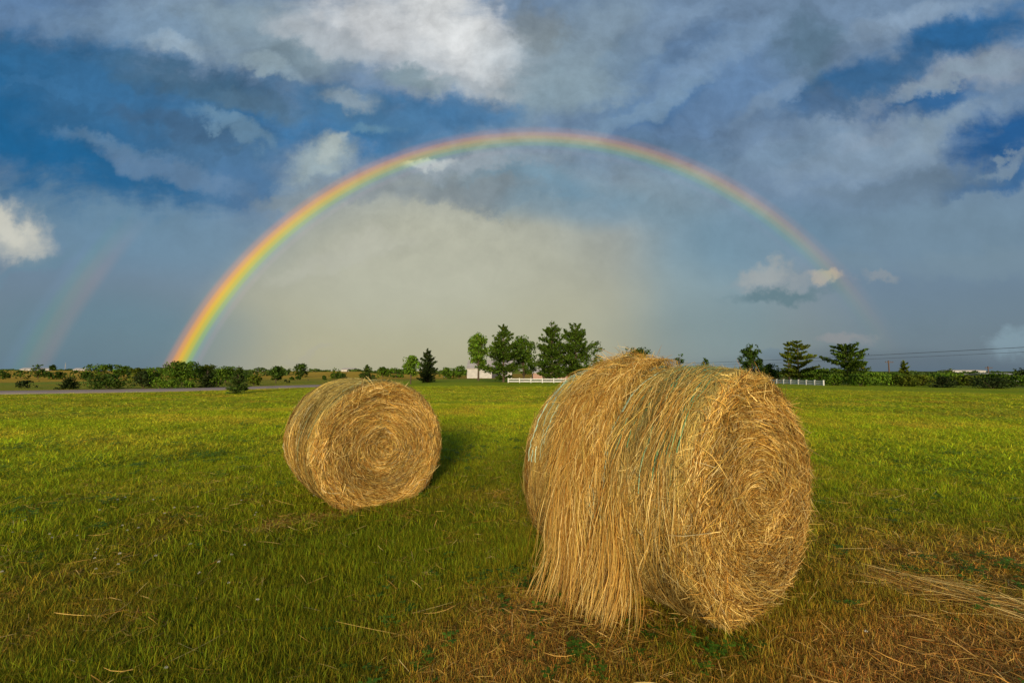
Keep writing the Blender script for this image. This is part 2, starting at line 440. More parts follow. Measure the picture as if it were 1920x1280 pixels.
def terrain():
    ang = np.concatenate([np.radians(np.arange(-75, 75.01, 0.5)), np.radians(np.arange(80, 285, 5.0))])
    rad = np.concatenate([[0.05], np.geomspace(0.4, 60, 230), np.geomspace(61, 6000, 150)])
    A, R_ = np.meshgrid(ang, rad); X = R_ * np.sin(A); Y = R_ * np.cos(A)
    Z = ground_z(X, Y)
    na = len(ang); nr = len(rad)
    i, j = np.meshgrid(np.arange(nr - 1), np.arange(na), indexing='ij'); j2 = (j + 1) % na
    Q = np.stack([i * na + j, (i + 1) * na + j, (i + 1) * na + j2, i * na + j2], -1).reshape(-1, 4)[:, ::-1]
    V = np.stack([X, Y, Z], -1).reshape(-1, 3); x, y = V[:, 0], V[:, 1]; d = np.hypot(x, y); a = np.degrees(np.arctan2(x, y))
    c = field_color(x, y)
    # the meadow beyond the road on the left, and the ripening fields farther off
    beyond = (y > np.interp(x, ROAD[:, 0], ROAD[:, 1])) & (x < ROAD[-2, 0] + 4) & (y > 0)
    m2 = np.array([0.24, 0.26, 0.022]); gold = np.array([0.52, 0.32, 0.035]); green2 = np.array([0.20, 0.26, 0.025])
    nn = n2d(x, y, 14, 4, 51)[:, None]; ff = n2d(x, y * 0.35, 40, 3, 52)[:, None]
    mead = m2 + (gold * 0.75 - m2) * np.clip(0.15 + 1.6 * (nn - 0.48), 0, 0.8)
    b = sst(0, 4, np.where(beyond, road_dist(x, y), 0))[:, None]
    c = c + (mead - c) * b
    verge = np.exp(-((road_dist(x, y) - 3.7) / 1.3) ** 2)[:, None] * (beyond[:, None])
    c = c + (gold * 0.8 - c) * verge * 0.8
    far = sst(60, 90, d)[:, None] * (np.abs(a)[:, None] < 100)
    fc = np.where(ff > 0.5, gold * 0.62, green2) * (0.85 + 0.3 * nn)
    leftg = (sst(135, 200, d) * (1 - sst(-9, -6, a)))[:, None]
    fc = fc + (gold * (0.75 + 0.4 * nn) - fc) * leftg
    c = c + (fc - c) * sst(75, 140, d)[:, None]
    ctr = (sst(52, 66, d) * np.exp(-((a - 2) / 14) ** 2))[:, None]
    c = c + (np.array([0.15, 0.21, 0.015]) - c) * ctr * 0.7 * (1 - sst(120, 200, d)[:, None])
    rt = (sst(58, 70, d) * sst(18, 26, a))[:, None]
    c = c + (np.array([0.060, 0.085, 0.012]) * (0.7 + 0.6 * nn) - c) * rt * 0.85
    m = bpy.data.materials.new('field_ground'); m.use_nodes = True; N = NT(m.node_tree)
    out = N.n('ShaderNodeOutputMaterial'); bs = N.n('ShaderNodeBsdfPrincipled'); N.l(bs.outputs[0], out.inputs[0])
    bs.inputs['Roughness'].default_value = 0.95; bs.inputs['Specular IOR Level'].default_value = 0.05
    col = N.n('ShaderNodeAttribute', attribute_name='col').outputs['Color']
    pos = N.n('ShaderNodeNewGeometry').outputs['Position']
    f1 = N.noise(pos, 9.0, 8, 0.7); f2 = N.noise(pos, 0.35, 6, 0.65); f3 = N.noise(pos, 45.0, 3, 0.7)
    g = N.math('ADD', 0.15, N.math('ADD', N.math('MULTIPLY', f1, 0.75), N.math('ADD', N.math('MULTIPLY', f2, 0.45), N.math('MULTIPLY', f3, 0.5))))
    # close up one looks down between the blades on soil and thatch
    soil = N.mix(N.rng(f1, 0.35, 0.65), (0.035, 0.026, 0.012, 1), (0.07, 0.05, 0.02, 1))
    dist = N.vmath('LENGTH', pos)
    dl = N.n('ShaderNodeVectorMath', operation='LENGTH'); N.l(pos, dl.inputs[0])
    nearf = N.rng(dl.outputs['Value'], 3.0, 22.0, 0.65, 0.0)
    N.l(N.vmath('SCALE', N.mix(nearf, col, soil), None, g), bs.inputs['Base Color'])
    bp = N.n('ShaderNodeBump'); bp.inputs['Strength'].default_value = 0.9; bp.inputs['Distance'].default_value = 0.05
    N.l(N.math('ADD', N.noise(pos, 30.0, 6, 0.75), N.math('MULTIPLY', N.noise(pos, 3.0, 5, 0.7), 2.0)), bp.inputs['Height']); N.l(bp.outputs[0], bs.inputs['Normal'])
    o = mesh_np('ground', V, Q, m, attrs={'col': np.concatenate([c, np.ones((len(c), 1))], 1)})
    tag(o, kind='structure')
    # bed of the field: the edge of the world
terrain()

def road():
    # dense centre line, ribbon laid a few millimetres over the ground
    seg = []
    for a, b in zip(ROAD[:-1], ROAD[1:]):
        k = max(2, int(np.hypot(*(b - a)) / 1.0)); t = np.linspace(0, 1, k, endpoint=False)[:, None]; seg.append(a + (b - a) * t)
    P = np.concatenate(seg + [ROAD[-1:]])
    for _ in range(12): P[1:-1] = (P[:-2] + 2 * P[1:-1] + P[2:]) / 4
    t = np.gradient(P, axis=0); t /= np.linalg.norm(t, axis=1)[:, None]; n = np.stack([-t[:, 1], t[:, 0]], 1)
    offs = np.array([-2.9, -2.6, -1.2, 0, 1.2, 2.6, 2.9]); zz = np.array([-0.08, 0.05, 0.09, 0.11, 0.09, 0.05, -0.08])
    XY = P[:, None] + n[:, None] * offs[None, :, None]
    Z = ground_z(XY[..., 0], XY[..., 1]) + zz[None] - 0.5 * sst(0, 1, np.linspace(-13, 1, len(P)))[:, None] * 2
    V = np.concatenate([XY, Z[..., None]], -1).reshape(-1, 3); m = len(offs)
    i, j = np.meshgrid(np.arange(len(P) - 1), np.arange(m - 1), indexing='ij')
    Q = np.stack([i * m + j, (i + 1) * m + j, (i + 1) * m + j + 1, i * m + j + 1], -1).reshape(-1, 4)[:, ::-1]
    tag(mesh_np('road', V, Q, M_road), kind='structure')
road()

# ------------------------------------------------------------------ rainbows, far off in the rain
def rainbow(name, r0, r1, ph0, ph1, stops, strength_fn, dist, label, power):
    el = math.radians(-SUN_EL); az = math.radians(SUN_AZ - 180)
    ax = np.array([math.sin(az) * math.cos(el), math.cos(az) * math.cos(el), math.sin(el)])
    rt = np.array([math.cos(az), -math.sin(az), 0]); up = np.cross(rt, ax)
    ph = np.radians(np.linspace(ph0, ph1, 220)); rr = np.linspace(r0, r1, 25); r = np.radians(rr)
    PH, RR = np.meshgrid(ph, r, indexing='ij')
    D = np.cos(RR)[..., None] * ax + np.sin(RR)[..., None] * (np.cos(PH)[..., None] * rt + np.sin(PH)[..., None] * up)
    V = D.reshape(-1, 3) * dist
    m = len(r); i, j = np.meshgrid(np.arange(len(ph) - 1), np.arange(m - 1), indexing='ij')
    Q = np.stack([i * m + j, i * m + j + 1, (i + 1) * m + j + 1, (i + 1) * m + j], -1).reshape(-1, 4)
    mt = bpy.data.materials.new(name + '_light'); mt.use_nodes = True; N = NT(mt.node_tree)
    out = N.n('ShaderNodeOutputMaterial')
    u = N.n('ShaderNodeAttribute', attribute_name='u').outputs['Fac']; s = N.n('ShaderNodeAttribute', attribute_name='s').outputs['Fac']
    cr = N.n('ShaderNodeValToRGB'); N.l(u, cr.inputs[0]); cr.color_ramp.interpolation = 'B_SPLINE' if False else 'EASE'
    e = cr.color_ramp.elements
    while len(e) > 1: e.remove(e[0])
    e[0].position = stops[0][0]; e[0].color = (*stops[0][1], 1)
    for p, c in stops[1:]: q = e.new(p); q.color = (*c, 1)
    em = N.n('ShaderNodeEmission'); N.l(cr.outputs[0], em.inputs[0]); N.l(N.math('MULTIPLY', s, power), em.inputs[1])
    tr = N.n('ShaderNodeBsdfTransparent')
    lum = N.n('ShaderNodeRGBToBW'); N.l(cr.outputs[0], lum.inputs[0])
    N.l(N.mix(N.math('MULTIPLY', N.math('MULTIPLY', lum.outputs[0], s), power * 3.0, clamp=True), (1, 1, 1, 1), (0.88, 0.80, 0.15, 1)), tr.inputs[0]); ad = N.n('ShaderNodeAddShader')
    N.l(em.outputs[0], ad.inputs[0]); N.l(tr.outputs[0], ad.inputs[1]); N.l(ad.outputs[0], out.inputs[0])
    try: mt.cycles.emission_sampling = 'NONE'
    except Exception: pass
    U = np.broadcast_to(np.linspace(0, 1, m)[None], PH.shape).reshape(-1)
    S = strength_fn(np.degrees(PH)).reshape(-1)
    o = mesh_np('rainbow', V, Q, mt, attrs={'u': U, 's': S}); o.location = (0, 0, CAMH)
    tag(o, label, 'rainbow')
# inner edge (violet) to outer edge (red)
PRIM = [(0.0, (0, 0, 0)), (0.14, (0.05, 0.03, 0.07)), (0.26, (0.03, 0.07, 0.10)), (0.38, (0.10, 0.22, 0.05)), (0.50, (0.40, 0.32, 0.0)),
        (0.60, (0.66, 0.30, 0.0)), (0.71, (0.62, 0.15, 0.0)), (0.83, (0.24, 0.045, 0.02)), (1.0, (0, 0, 0))]
def s_prim(ph):
    left = sst(88, 165, ph)
    return 0.46 + 0.72 * left - 0.18 * (1 - sst(28, 80, ph)) - 0.08 * (1 - sst(14, 42, ph))
rainbow('rainbow', 39.9, 43.2, 8.0, 176, PRIM, lambda p: np.clip(s_prim(p), 0, 2) * sst(12, 50, p), 2600,
        'large bright rainbow arching over the hay field', 0.70)
SEC = [(0.0, (0, 0, 0)), (0.25, (0.22, 0.07, 0.05)), (0.45, (0.16, 0.12, 0.04)), (0.62, (0.04, 0.13, 0.08)), (0.8, (0.03, 0.06, 0.14)), (1.0, (0, 0, 0))]
rainbow('second_rainbow', 50.2, 53.6, 145, 176, SEC, lambda p: sst(146, 158, p), 2700,
        'faint second rainbow low in the sky at far left', 0.24)

# ------------------------------------------------------------------ hay bales
HAY = np.array([[0.47, 0.270, 0.060], [0.56, 0.360, 0.100], [0.36, 0.185, 0.035], [0.66, 0.480, 0.190], [0.25, 0.115, 0.018], [0.45, 0.310, 0.075]]) * np.array([1.26, 1.27, 1.15])
def ribbons(P, Nrm, width, rng, col, taper=True):
    """P (n,k,3) centre lines, Nrm (n,k,3) surface normals"""
    n, k, _ = P.shape
    T = np.gradient(P, axis=1); T /= np.linalg.norm(T, axis=2, keepdims=True) + 1e-9
    W = np.cross(T, Nrm); W /= np.linalg.norm(W, axis=2, keepdims=True) + 1e-9
    roll = rng.uniform(-0.9, 0.9, (n, 1, 1)); N2 = np.cross(W, T)
    W = W * np.cos(roll) + N2 * np.sin(roll)
    w = np.broadcast_to(np.asarray(width).reshape(-1, 1), (n, k)).copy() / 2
    if taper: w = w * np.interp(np.linspace(0, 1, k), [0, .15, .7, 1], [.6, 1, 1, .35])[None]
    V = np.stack([P - W * w[..., None], P + W * w[..., None]], 2).reshape(-1, 3)
    base = (np.arange(n) * k * 2)[:, None] + (np.arange(k - 1) * 2)[None]
    Q = np.stack([base, base + 1, base + 3, base + 2], -1).reshape(-1, 4)
    c = np.repeat(col, k * 2, axis=0); c = np.concatenate([c, np.ones((len(c), 1))], 1)
    return V, Q, c
def merge(parts):
    V, Q, Cc, o = [], [], [], 0
    for v, q, c in parts: V.append(v); Q.append(q + o); Cc.append(c); o += len(v)
    return np.concatenate(V), np.concatenate(Q), np.concatenate(Cc)

class Bale:
    def __init__(s, cx, cy, R, L, theta, seed, lump=0.03, bulge=None):
        s.R, s.L, s.seed = R, L, seed; s.rng = RS(seed); s.lump = lump; s.bulge = bulge
        th = math.radians(theta)
        s.n = np.array([math.sin(th), -math.cos(th), 0]); s.u = np.array([math.cos(th), math.sin(th), 0])
        s.loc = np.array([cx, cy, float(ground_z(cx, cy))])   # base point below the centre of the near face
        # profile (r, t) with rounded shoulders; t grows away from the near face
        c = 0.085; pr = [(0.0, 0.02)] + [(r, 0.02 * (1 - (r / (R - c)) ** 2)) for r in np.linspace(0.02, R - c, 40)]
        pr += [(R - c + c * math.sin(a), c - c * math.cos(a)) for a in np.linspace(0.1, math.pi / 2, 12)]
        pr += [(R + 0.006 * math.sin(q * math.pi), c + (L - 2 * c) * q) for q in np.linspace(0.02, 0.98, 50)]
        pr += [(R - c + c * math.cos(a), L - c + c * math.sin(a)) for a in np.linspace(0.0, math.pi / 2, 12)]
        pr += [(r, L) for r in np.linspace(R - c - 0.02, 0.0, 30)]
        s.pr = np.array(pr); ds = np.hypot(*np.diff(s.pr, axis=0).T); s.S = np.concatenate([[0], np.cumsum(ds)])
        tg = np.gradient(s.pr, axis=0); tg /= np.linalg.norm(tg, axis=1)[:, None] + 1e-9
        s.nr = np.stack([-tg[:, 1] * -1, tg[:, 0] * -1], 1)     # (dr, dt) outward
        s.sface = s.S[41]; s.sdrum = s.S[53 + 49]; s.smax = s.S[-1]
    def rt(s, sv): return np.interp(sv, s.S, s.pr[:, 0]), np.interp(sv, s.S, s.pr[:, 1])
    def surf(s, sv, ph, off=0.0):
        r, t = s.rt(sv); nr = np.interp(sv, s.S, s.nr[:, 0]); nt = np.interp(sv, s.S, s.nr[:, 1])
        q = np.stack([r * np.cos(ph), r * np.sin(ph), t], -1)
        d = s.lump * 2 * (fbm(q * 2.6, 3, s.seed) - 0.5) + 0.018 * 2 * (fbm(np.stack([r * 16 + ph * 1.2, t * 9, np.cos(ph)], -1), 3, s.seed + 7) - 0.5)
        if s.bulge is not None: d = d + s.bulge(r, t, ph)
        o = d + off
        rr = r + nr * o; tt = t + nt * o
        x = rr * np.cos(ph) * 1.012; z = rr * np.sin(ph)
        z = s.R + z; z = np.where(z < 0.14, 0.14 - (0.14 - z) * 0.35, z) - 0.078
        P = x[..., None] * s.u + (-tt)[..., None] * s.n + z[..., None] * np.array([0, 0, 1.])
        Nn = (nr * np.cos(ph))[..., None] * s.u + (-nt)[..., None] * s.n + (nr * np.sin(ph))[..., None] * np.array([0, 0, 1.])
        return P, Nn
    def core(s, mat, parent):
        sv = np.interp(np.linspace(0, 1, 150), np.linspace(0, 1, len(s.S)), s.S); ph = np.linspace(0, 2 * np.pi, 200, endpoint=False)
        A, B = np.meshgrid(sv, ph, indexing='ij'); P, _ = s.surf(A, B)
        na = len(ph); i, j = np.meshgrid(np.arange(len(sv) - 1), np.arange(na), indexing='ij'); j2 = (j + 1) % na
        Q = np.stack([i * na + j, (i + 1) * na + j, (i + 1) * na + j2, i * na + j2], -1).reshape(-1, 4)
        return P.reshape(-1, 3), Q
    def strands(s, N, srange, K, length, amean, astd, lift, width, cols=None, phr=(0, 2 * np.pi), curl=0.3, bright=1.0, end_lift=0.02):
        g = s.rng
        # uniform by area: weight s by radius
        sv = g.uniform(*srange, N * 4); r, _ = s.rt(sv); keep = g.uniform(0, 1, N * 4) < np.clip(r / s.R, 0.05, 1); sv = sv[keep][:N]
        N = len(sv); r, _ = s.rt(sv)
        ph = g.uniform(*phr, N); a = g.normal(amean, astd, N); a = np.where(r < 0.10, g.uniform(0, 6.28, N), a)
        L = g.uniform(*length, N) * np.clip(r / 0.25, 0.35, 1)
        q = np.linspace(-0.5, 0.5, K)[None]; bend = g.normal(0, curl, N)[:, None]
        aa = a[:, None] + bend * q
        S_ = np.clip(sv[:, None] + np.sin(aa) * L[:, None] * q, 0.004, s.smax - 0.004)
        rm, _ = s.rt(S_); PH = ph[:, None] + np.cos(aa) * L[:, None] * q / np.maximum(rm, 0.10)
        l0 = np.abs(g.normal(0, lift, N))[:, None] + 0.002; el = np.abs(g.normal(0, end_lift, N))[:, None] * (g.uniform(0, 1, N)[:, None] < 0.35)
        side = np.where(g.uniform(0, 1, N)[:, None] < 0.5, 1, -1)
        off = l0 + el * np.clip(q * side + 0.1, 0, 1) ** 1.5 * 3.0
        P, Nn = s.surf(S_, PH, off)
        P = P + np.cumsum(g.normal(0, 0.0016, P.shape), axis=1)
        ci = g.randint(0, len(HAY), N); c = HAY[ci] * g.uniform(0.55, 1.2, (N, 1)) * bright
        old = g.uniform(0, 1, N) < 0.16; c[old] = c[old] * np.array([0.62, 0.68, 0.95])
        if cols is not None:
            c = cols(c, S_[:, K // 2], PH[:, K // 2], g)
        # streaks: neighbours share a shade, so the swirl reads from afar
        band = fbm(np.stack([rm[:, K // 2] * 22 + PH[:, K // 2] * 0.9, S_[:, K // 2] * 5, PH[:, K // 2] * 1.5], -1), 3, s.seed + 3)
        c = c * (0.25 + 1.5 * band[:, None])
        return ribbons(P, Nn, g.uniform(*width, N), g, c)

M_core = bpy.data.materials.new('packed_hay'); M_core.use_nodes = True
def core_mat():
    N = NT(M_core.node_tree); out = N.n('ShaderNodeOutputMaterial'); b = N.n('ShaderNodeBsdfPrincipled'); N.l(b.outputs[0], out.inputs[0])
    b.inputs['Roughness'].default_value = 0.9; b.inputs['Specular IOR Level'].default_value = 0.05
    a = N.n('ShaderNodeAttribute', attribute_name='col').outputs['Color']
    co = N.n('ShaderNodeTexCoord').outputs['Object']
    f = N.noise(co, 60, 6, 0.7, 1.0)
    N.l(N.vmath('SCALE', a, None, N.rng(f, 0.25, 0.75, 0.4, 1.4)), b.inputs['Base Color'])
    bp = N.n('ShaderNodeBump'); bp.inputs['Strength'].default_value = 0.8; bp.inputs['Distance'].default_value = 0.02; N.l(f, bp.inputs['Height']); N.l(bp.outputs[0], b.inputs['Normal'])
core_mat()
MINT = np.array([0.42, 0.62, 0.44]); GREENNET = np.array([0.14, 0.42, 0.20])
M_net = attr_col_mat('net_wrap', transl=0.1, rough=0.4, spec=0.4)

def droop(b, N, t_rng, ph_rng, length, K, width, grav=0.25, out_floor=0.6, lift=0.03, seed=5, phbias=None, bright=1.0, wob=0.10, flare=0.0):
    """strands that leave the drum and hang to the ground"""
    g = RS(seed); nw = max(6, N // 22); wt = g.uniform(*t_rng, nw); wp = g.uniform(*ph_rng, nw); wi = g.randint(0, nw, N)
    tt = np.clip(wt[wi] + g.normal(0, 0.035, N), 0.02, b.L - 0.02); wd = g.normal(0, 0.16, nw)[wi]
    ph = np.radians(wp[wi] + g.normal(0, 7, N)); L = g.uniform(*length, N); dl = L / (K - 1)
    sv = np.interp(tt, b.pr[41:103, 1], b.S[41:103])
    P, Nn = b.surf(sv, ph, np.abs(g.normal(0, lift, N)) + 0.005)
    z3 = np.array([0, 0, 1.])
    D = -np.sin(ph)[:, None] * b.u + np.cos(ph)[:, None] * z3              # along +phi: over the top, down the left flank
    D = D + (wd[:, None] + g.normal(0, 0.10, (N, 1))) * b.n + g.normal(0, wob, (N, 3)); D /= np.linalg.norm(D, axis=1)[:, None]
    out = [P]; Ns = [Nn]
    for k in range(K - 1):
        low = (P[:, 2] < 0.42)[:, None] * flare
        D = D + np.array([0, 0, -grav]) + low * (-b.u * 1.0 + b.n * 0.15 + g.normal(0, 0.5, (N, 1)) * b.n) + g.normal(0, 0.09, (N, 3)); D /= np.linalg.norm(D, axis=1)[:, None]
        P = P + D * dl[:, None]
        x = P @ b.u; z = P[:, 2] - b.R; rad = np.hypot(x, z) + 1e-9; mn = b.R + 0.01 + 0.5 * np.abs(g.normal(0, lift, N))
        k_ = np.maximum(1, mn / rad); tpos = -(P @ b.n); inside = (tpos > -0.02) & (tpos < b.L) & (P[:, 2] > 0.25)
        k_ = np.where(inside, k_, 1)
        P = P + ((k_ - 1) * x)[:, None] * b.u + ((k_ - 1) * z)[:, None] * z3
        fl = P[:, 2] < 0.015
        P[:, 2] = np.where(fl, 0.015 + g.uniform(0, 0.03, N), P[:, 2])
        D = np.where(fl[:, None], D * [1, 1, 0] - out_floor * 0.5 * b.u + 0.25 * b.n + g.normal(0, 0.3, (N, 3)) * [1, 1, 0.2], D); D /= np.linalg.norm(D, axis=1)[:, None]
        out.append(P.copy()); Ns.append(-b.u * 0.8 + b.n * 0.5 + 0 * P)
    P = np.stack(out, 1); Nn = np.stack(Ns, 1)
    c = HAY[g.randint(0, len(HAY), N)] * g.uniform(0.65, 1.25, (N, 1)) * bright
    return ribbons(P, Nn, g.uniform(*width, N), g, c)

def net_lines(b, ts, ph_a, ph_b, width, col, seed, off=0.022, jitter=0.006, gap=0.0):
    g = RS(seed); parts = []
    for t in ts:
        K = 70; a0 = ph_a + g.uniform(-8, 8); a1 = ph_b + g.uniform(-18, 10)
        ph = np.radians(np.linspace(a0, a1, K)); tt = t + jitter * np.cumsum(g.normal(0, 0.35, K)) + 0.004 * np.sin(ph * 9 + t * 50)
        sv = np.interp(tt, b.pr[41:103, 1], b.S[41:103])
        P, Nn = b.surf(sv, ph, off + 0.004 * g.normal(0, 1, K))
        # broken into short visible lengths, hay pokes through between them
        i = 0
        while i < K - 4:
            n = g.randint(4, 16)
            if g.uniform() > gap:
                e = min(K, i + n + 1)
                if e - i >= 3:
                    q = np.linspace(i, e - 1, 8)
                    PP = np.stack([np.interp(q, np.arange(K), P[:, j]) for j in range(3)], -1)[None]
                    NN = np.stack([np.interp(q, np.arange(K), Nn[:, j]) for j in range(3)], -1)[None]
                    parts.append(ribbons(PP, NN, np.array([width * g.uniform(0.7, 1.3)]), g, (col * g.uniform(0.75, 1.2))[None], taper=False))
            i += n
    return merge(parts)

def build_bale(b, root, n_face, n_drum, width, cross):
    V, Q = b.core(None, None)
    # packed hay under the stalks
    c = np.array([0.25, 0.130, 0.025]) * (0.6 + 0.8 * fbm(V * 5, 3, b.seed + 11))[:, None]
    parts = [(V, Q, np.concatenate([c, np.ones((len(c), 1))], 1))]
    core = mesh_np('packed_hay', V, Q, M_core, root, attrs={'col': parts[0][2]})
    def warm(c, s_, p_, g): return c
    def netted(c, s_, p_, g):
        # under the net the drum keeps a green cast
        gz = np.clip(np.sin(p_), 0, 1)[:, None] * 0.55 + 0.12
        under_shade = (1 - 0.38 * np.clip(-np.sin(p_) * 1.3, 0, 1) * (0.6 + 0.8 * g.uniform(0, 1, p_.shape)))[:, None]  # shade on the drum's underside, put into the stalk colour
        c = c * under_shade
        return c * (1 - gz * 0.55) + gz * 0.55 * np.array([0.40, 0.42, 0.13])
    P = [b.strands(n_face, (0.0, b.sface + 0.06), 6, (0.10, 0.38), 0.0, 0.16, 0.008, width, warm, curl=0.3),
         b.strands(int(n_face * 0.25), (0.0, b.sface + 0.05), 5, (0.06, 0.22), 0.35, 0.6, 0.014, width, warm, end_lift=0.03),
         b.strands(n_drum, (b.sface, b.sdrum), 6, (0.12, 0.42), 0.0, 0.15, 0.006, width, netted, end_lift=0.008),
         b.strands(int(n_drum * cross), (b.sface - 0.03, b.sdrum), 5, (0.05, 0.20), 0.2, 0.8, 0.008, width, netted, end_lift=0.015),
         b.strands(int(n_face * 0.12), (b.sdrum, b.smax), 5, (0.10, 0.38), 0.0, 0.2, 0.008, width, warm)]
    V, Q, c = merge(P)
    mesh_np('stalks', V, Q, M_straw, root, attrs={'col': c})

def bales():
    # ---- the far one, tidy, on the left
    b = Bale(-1.468, 4.945, 0.748, 1.4, 39.0, 101, lump=0.018,
             bulge=lambda r, t, ph: -0.05 * np.exp(-((r - 0.42) / 0.13) ** 2) * (t < 0.1) * np.exp(-((np.cos(ph) - 0.1) / 0.5) ** 2) * (np.sin(ph) > 0) - 0.03 * np.exp(-(r / 0.12) ** 2) * (t < 0.1))
    root = empty('hay_bale', b.loc); tag(root, 'smaller tidy round hay bale, its coiled end showing, left of the big torn bale', 'hay bale', 'round hay bales on the field')
    build_bale(b, root, 24000, 22000, (0.003, 0.006), 0.3)
    parts = [net_lines(b, np.arange(0.10, 0.62, 0.045), -30, 215, 0.005, np.array([0.40, 0.46, 0.22]), 3, 0.016, gap=0.35),
             net_lines(b, np.arange(0.64, 1.36, 0.06), -30, 215, 0.005, np.array([0.52, 0.46, 0.26]), 4, 0.016, gap=0.5)]
    V, Q, c = merge(parts); mesh_np('net_wrap', V, Q, M_net, root, attrs={'col': c})
    # stalks come loose over the near end and at its foot
    g = RS(8); parts = []
    parts.append(b.strands(120, (b.sface - 0.12, b.sface + 0.02), 6, (0.2, 0.45), math.radians(-60), 0.5, 0.012, (0.004, 0.007), phr=(math.radians(50), math.radians(140)), bright=1.25, end_lift=0.03))
    parts.append(b.strands(60, (0.25, b.sface + 0.02), 6, (0.3, 0.6), math.radians(35), 0.3, 0.012, (0.004, 0.007), phr=(math.radians(170), math.radians(250)), bright=1.25, end_lift=0.03))
    V, Q, c = merge(parts); mesh_np('loose_hay', V, Q, M_straw, root, attrs={'col': c})

    # ---- the near one, net torn open around the middle
    def bulge(r, t, ph):
        top = np.clip(np.sin(ph), 0, 1)
        m = 0.075 * np.exp(-((t - 0.93) / 0.22) ** 2) * np.exp(-((ph % 6.283 - 1.9) / 0.8) ** 2)
        m = m + 0.05 * np.exp(-((t - 0.85) / 0.2) ** 2) * np.exp(-((ph % 6.283 - 2.9) / 0.6) ** 2)
        m = m - 0.035 * np.exp(-((t - 0.60) / 0.05) ** 2) * (np.sin(ph) > 0)
        m = m - 0.07 * (t < 0.10) * np.exp(-((r - 0.40) / 0.16) ** 2) * np.exp(-((ph % 6.283 - 4.9) / 1.2) ** 2)
        m = m - 0.05 * (t < 0.10) * np.exp(-((r - 0.66) / 0.07) ** 2) * np.exp(-((ph % 6.283 - 1.5) / 0.35) ** 2)
        return m
    b = Bale(1.600, 2.830, 0.812, 1.42, 37.7, 202, lump=0.03, bulge=bulge)
    root = empty('hay_bale', b.loc); tag(root, 'large shaggy round hay bale in the foreground, its net torn and hay hanging down', 'hay bale', 'round hay bales on the field')
    build_bale(b, root, 50000, 50000, (0.002, 0.0045), 0.55)
    parts = [net_lines(b, np.arange(0.09, 0.56, 0.028), 20, 168, 0.0034, GREENNET, 13, 0.024, gap=0.42),
             net_lines(b, np.arange(0.60, 0.66, 0.012), 40, 215, 0.0042, MINT, 14, 0.034, gap=0.12),
             net_lines(b, np.arange(1.14, 1.40, 0.022), 60, 175, 0.0042, MINT * 0.95, 15, 0.030, gap=0.3)]
    V, Q, c = merge(parts); mesh_np('net_wrap', V, Q, M_net, root, attrs={'col': c})
    W = (0.0016, 0.0038)
    parts = [droop(b, 2600, (0.66, 1.04), (82, 150), (0.15, 0.45), 9, W, 0.18, lift=0.016, seed=31, wob=0.18),
             droop(b, 3000, (0.64, 0.98), (112, 178), (0.08, 0.30), 9, W, 0.14, lift=0.03, seed=32, wob=0.38),
             droop(b, 600, (0.80, 0.92), (158, 200), (0.25, 0.95), 15, W, 0.26, lift=0.03, seed=33, out_floor=1.6, wob=0.32, flare=0.17),
             droop(b, 480, (0.50, 0.62), (172, 205), (0.2, 0.8), 15, W, 0.26, lift=0.015, seed=43, out_floor=1.6, wob=0.3, flare=0.2),
             droop(b, 800, (0.55, 0.95), (185, 224), (0.12, 0.5), 12, W, 0.24, lift=0.025, seed=44, out_floor=1.6, wob=0.5, flare=0.2),
             b.strands(3200, (float(np.interp(0.60, b.pr[41:103, 1], b.S[41:103])), float(np.interp(1.08, b.pr[41:103, 1], b.S[41:103]))), 6, (0.06, 0.22), 0.2, 0.85, 0.028, (0.0018, 0.004), phr=(math.radians(75), math.radians(225)), curl=1.1, bright=0.95, end_lift=0.025),
             droop(b, 260, (0.70, 1.08), (72, 100), (0.12, 0.3), 7, W, 0.14, lift=0.014, seed=34, bright=1.1, wob=0.35),
             droop(b, 260, (0.05, 0.60), (110, 180), (0.2, 0.45), 8, W, 0.12, lift=0.008, seed=35),
             droop(b, 110, (0.82, 1.02), (84, 100), (0.08, 0.20), 6, W, 0.0, lift=0.05, seed=36, bright=1.2, wob=0.6),
             b.strands(380, (b.sface - 0.20, b.sface + 0.04), 6, (0.12, 0.36), 0.8, 0.9, 0.015, (0.003, 0.0055), phr=(math.radians(45), math.radians(130)), bright=1.35, end_lift=0.02),
             b.strands(1400, (0.1, b.sface + 0.02), 6, (0.15, 0.45), math.radians(25), 0.35, 0.012, (0.003, 0.006), phr=(math.radians(200), math.radians(330)), bright=1.2, end_lift=0.02),
             b.strands(260, (b.sface - 0.15, b.sface + 0.02), 6, (0.15, 0.40), 0.1, 0.35, 0.012, (0.003, 0.005), phr=(math.radians(-70), math.radians(60)), bright=1.1, end_lift=0.035)]
    V, Q, c = merge(parts); mesh_np('loose_hay', V, Q, M_straw, root, attrs={'col': c})
    return b
BIG = bales()

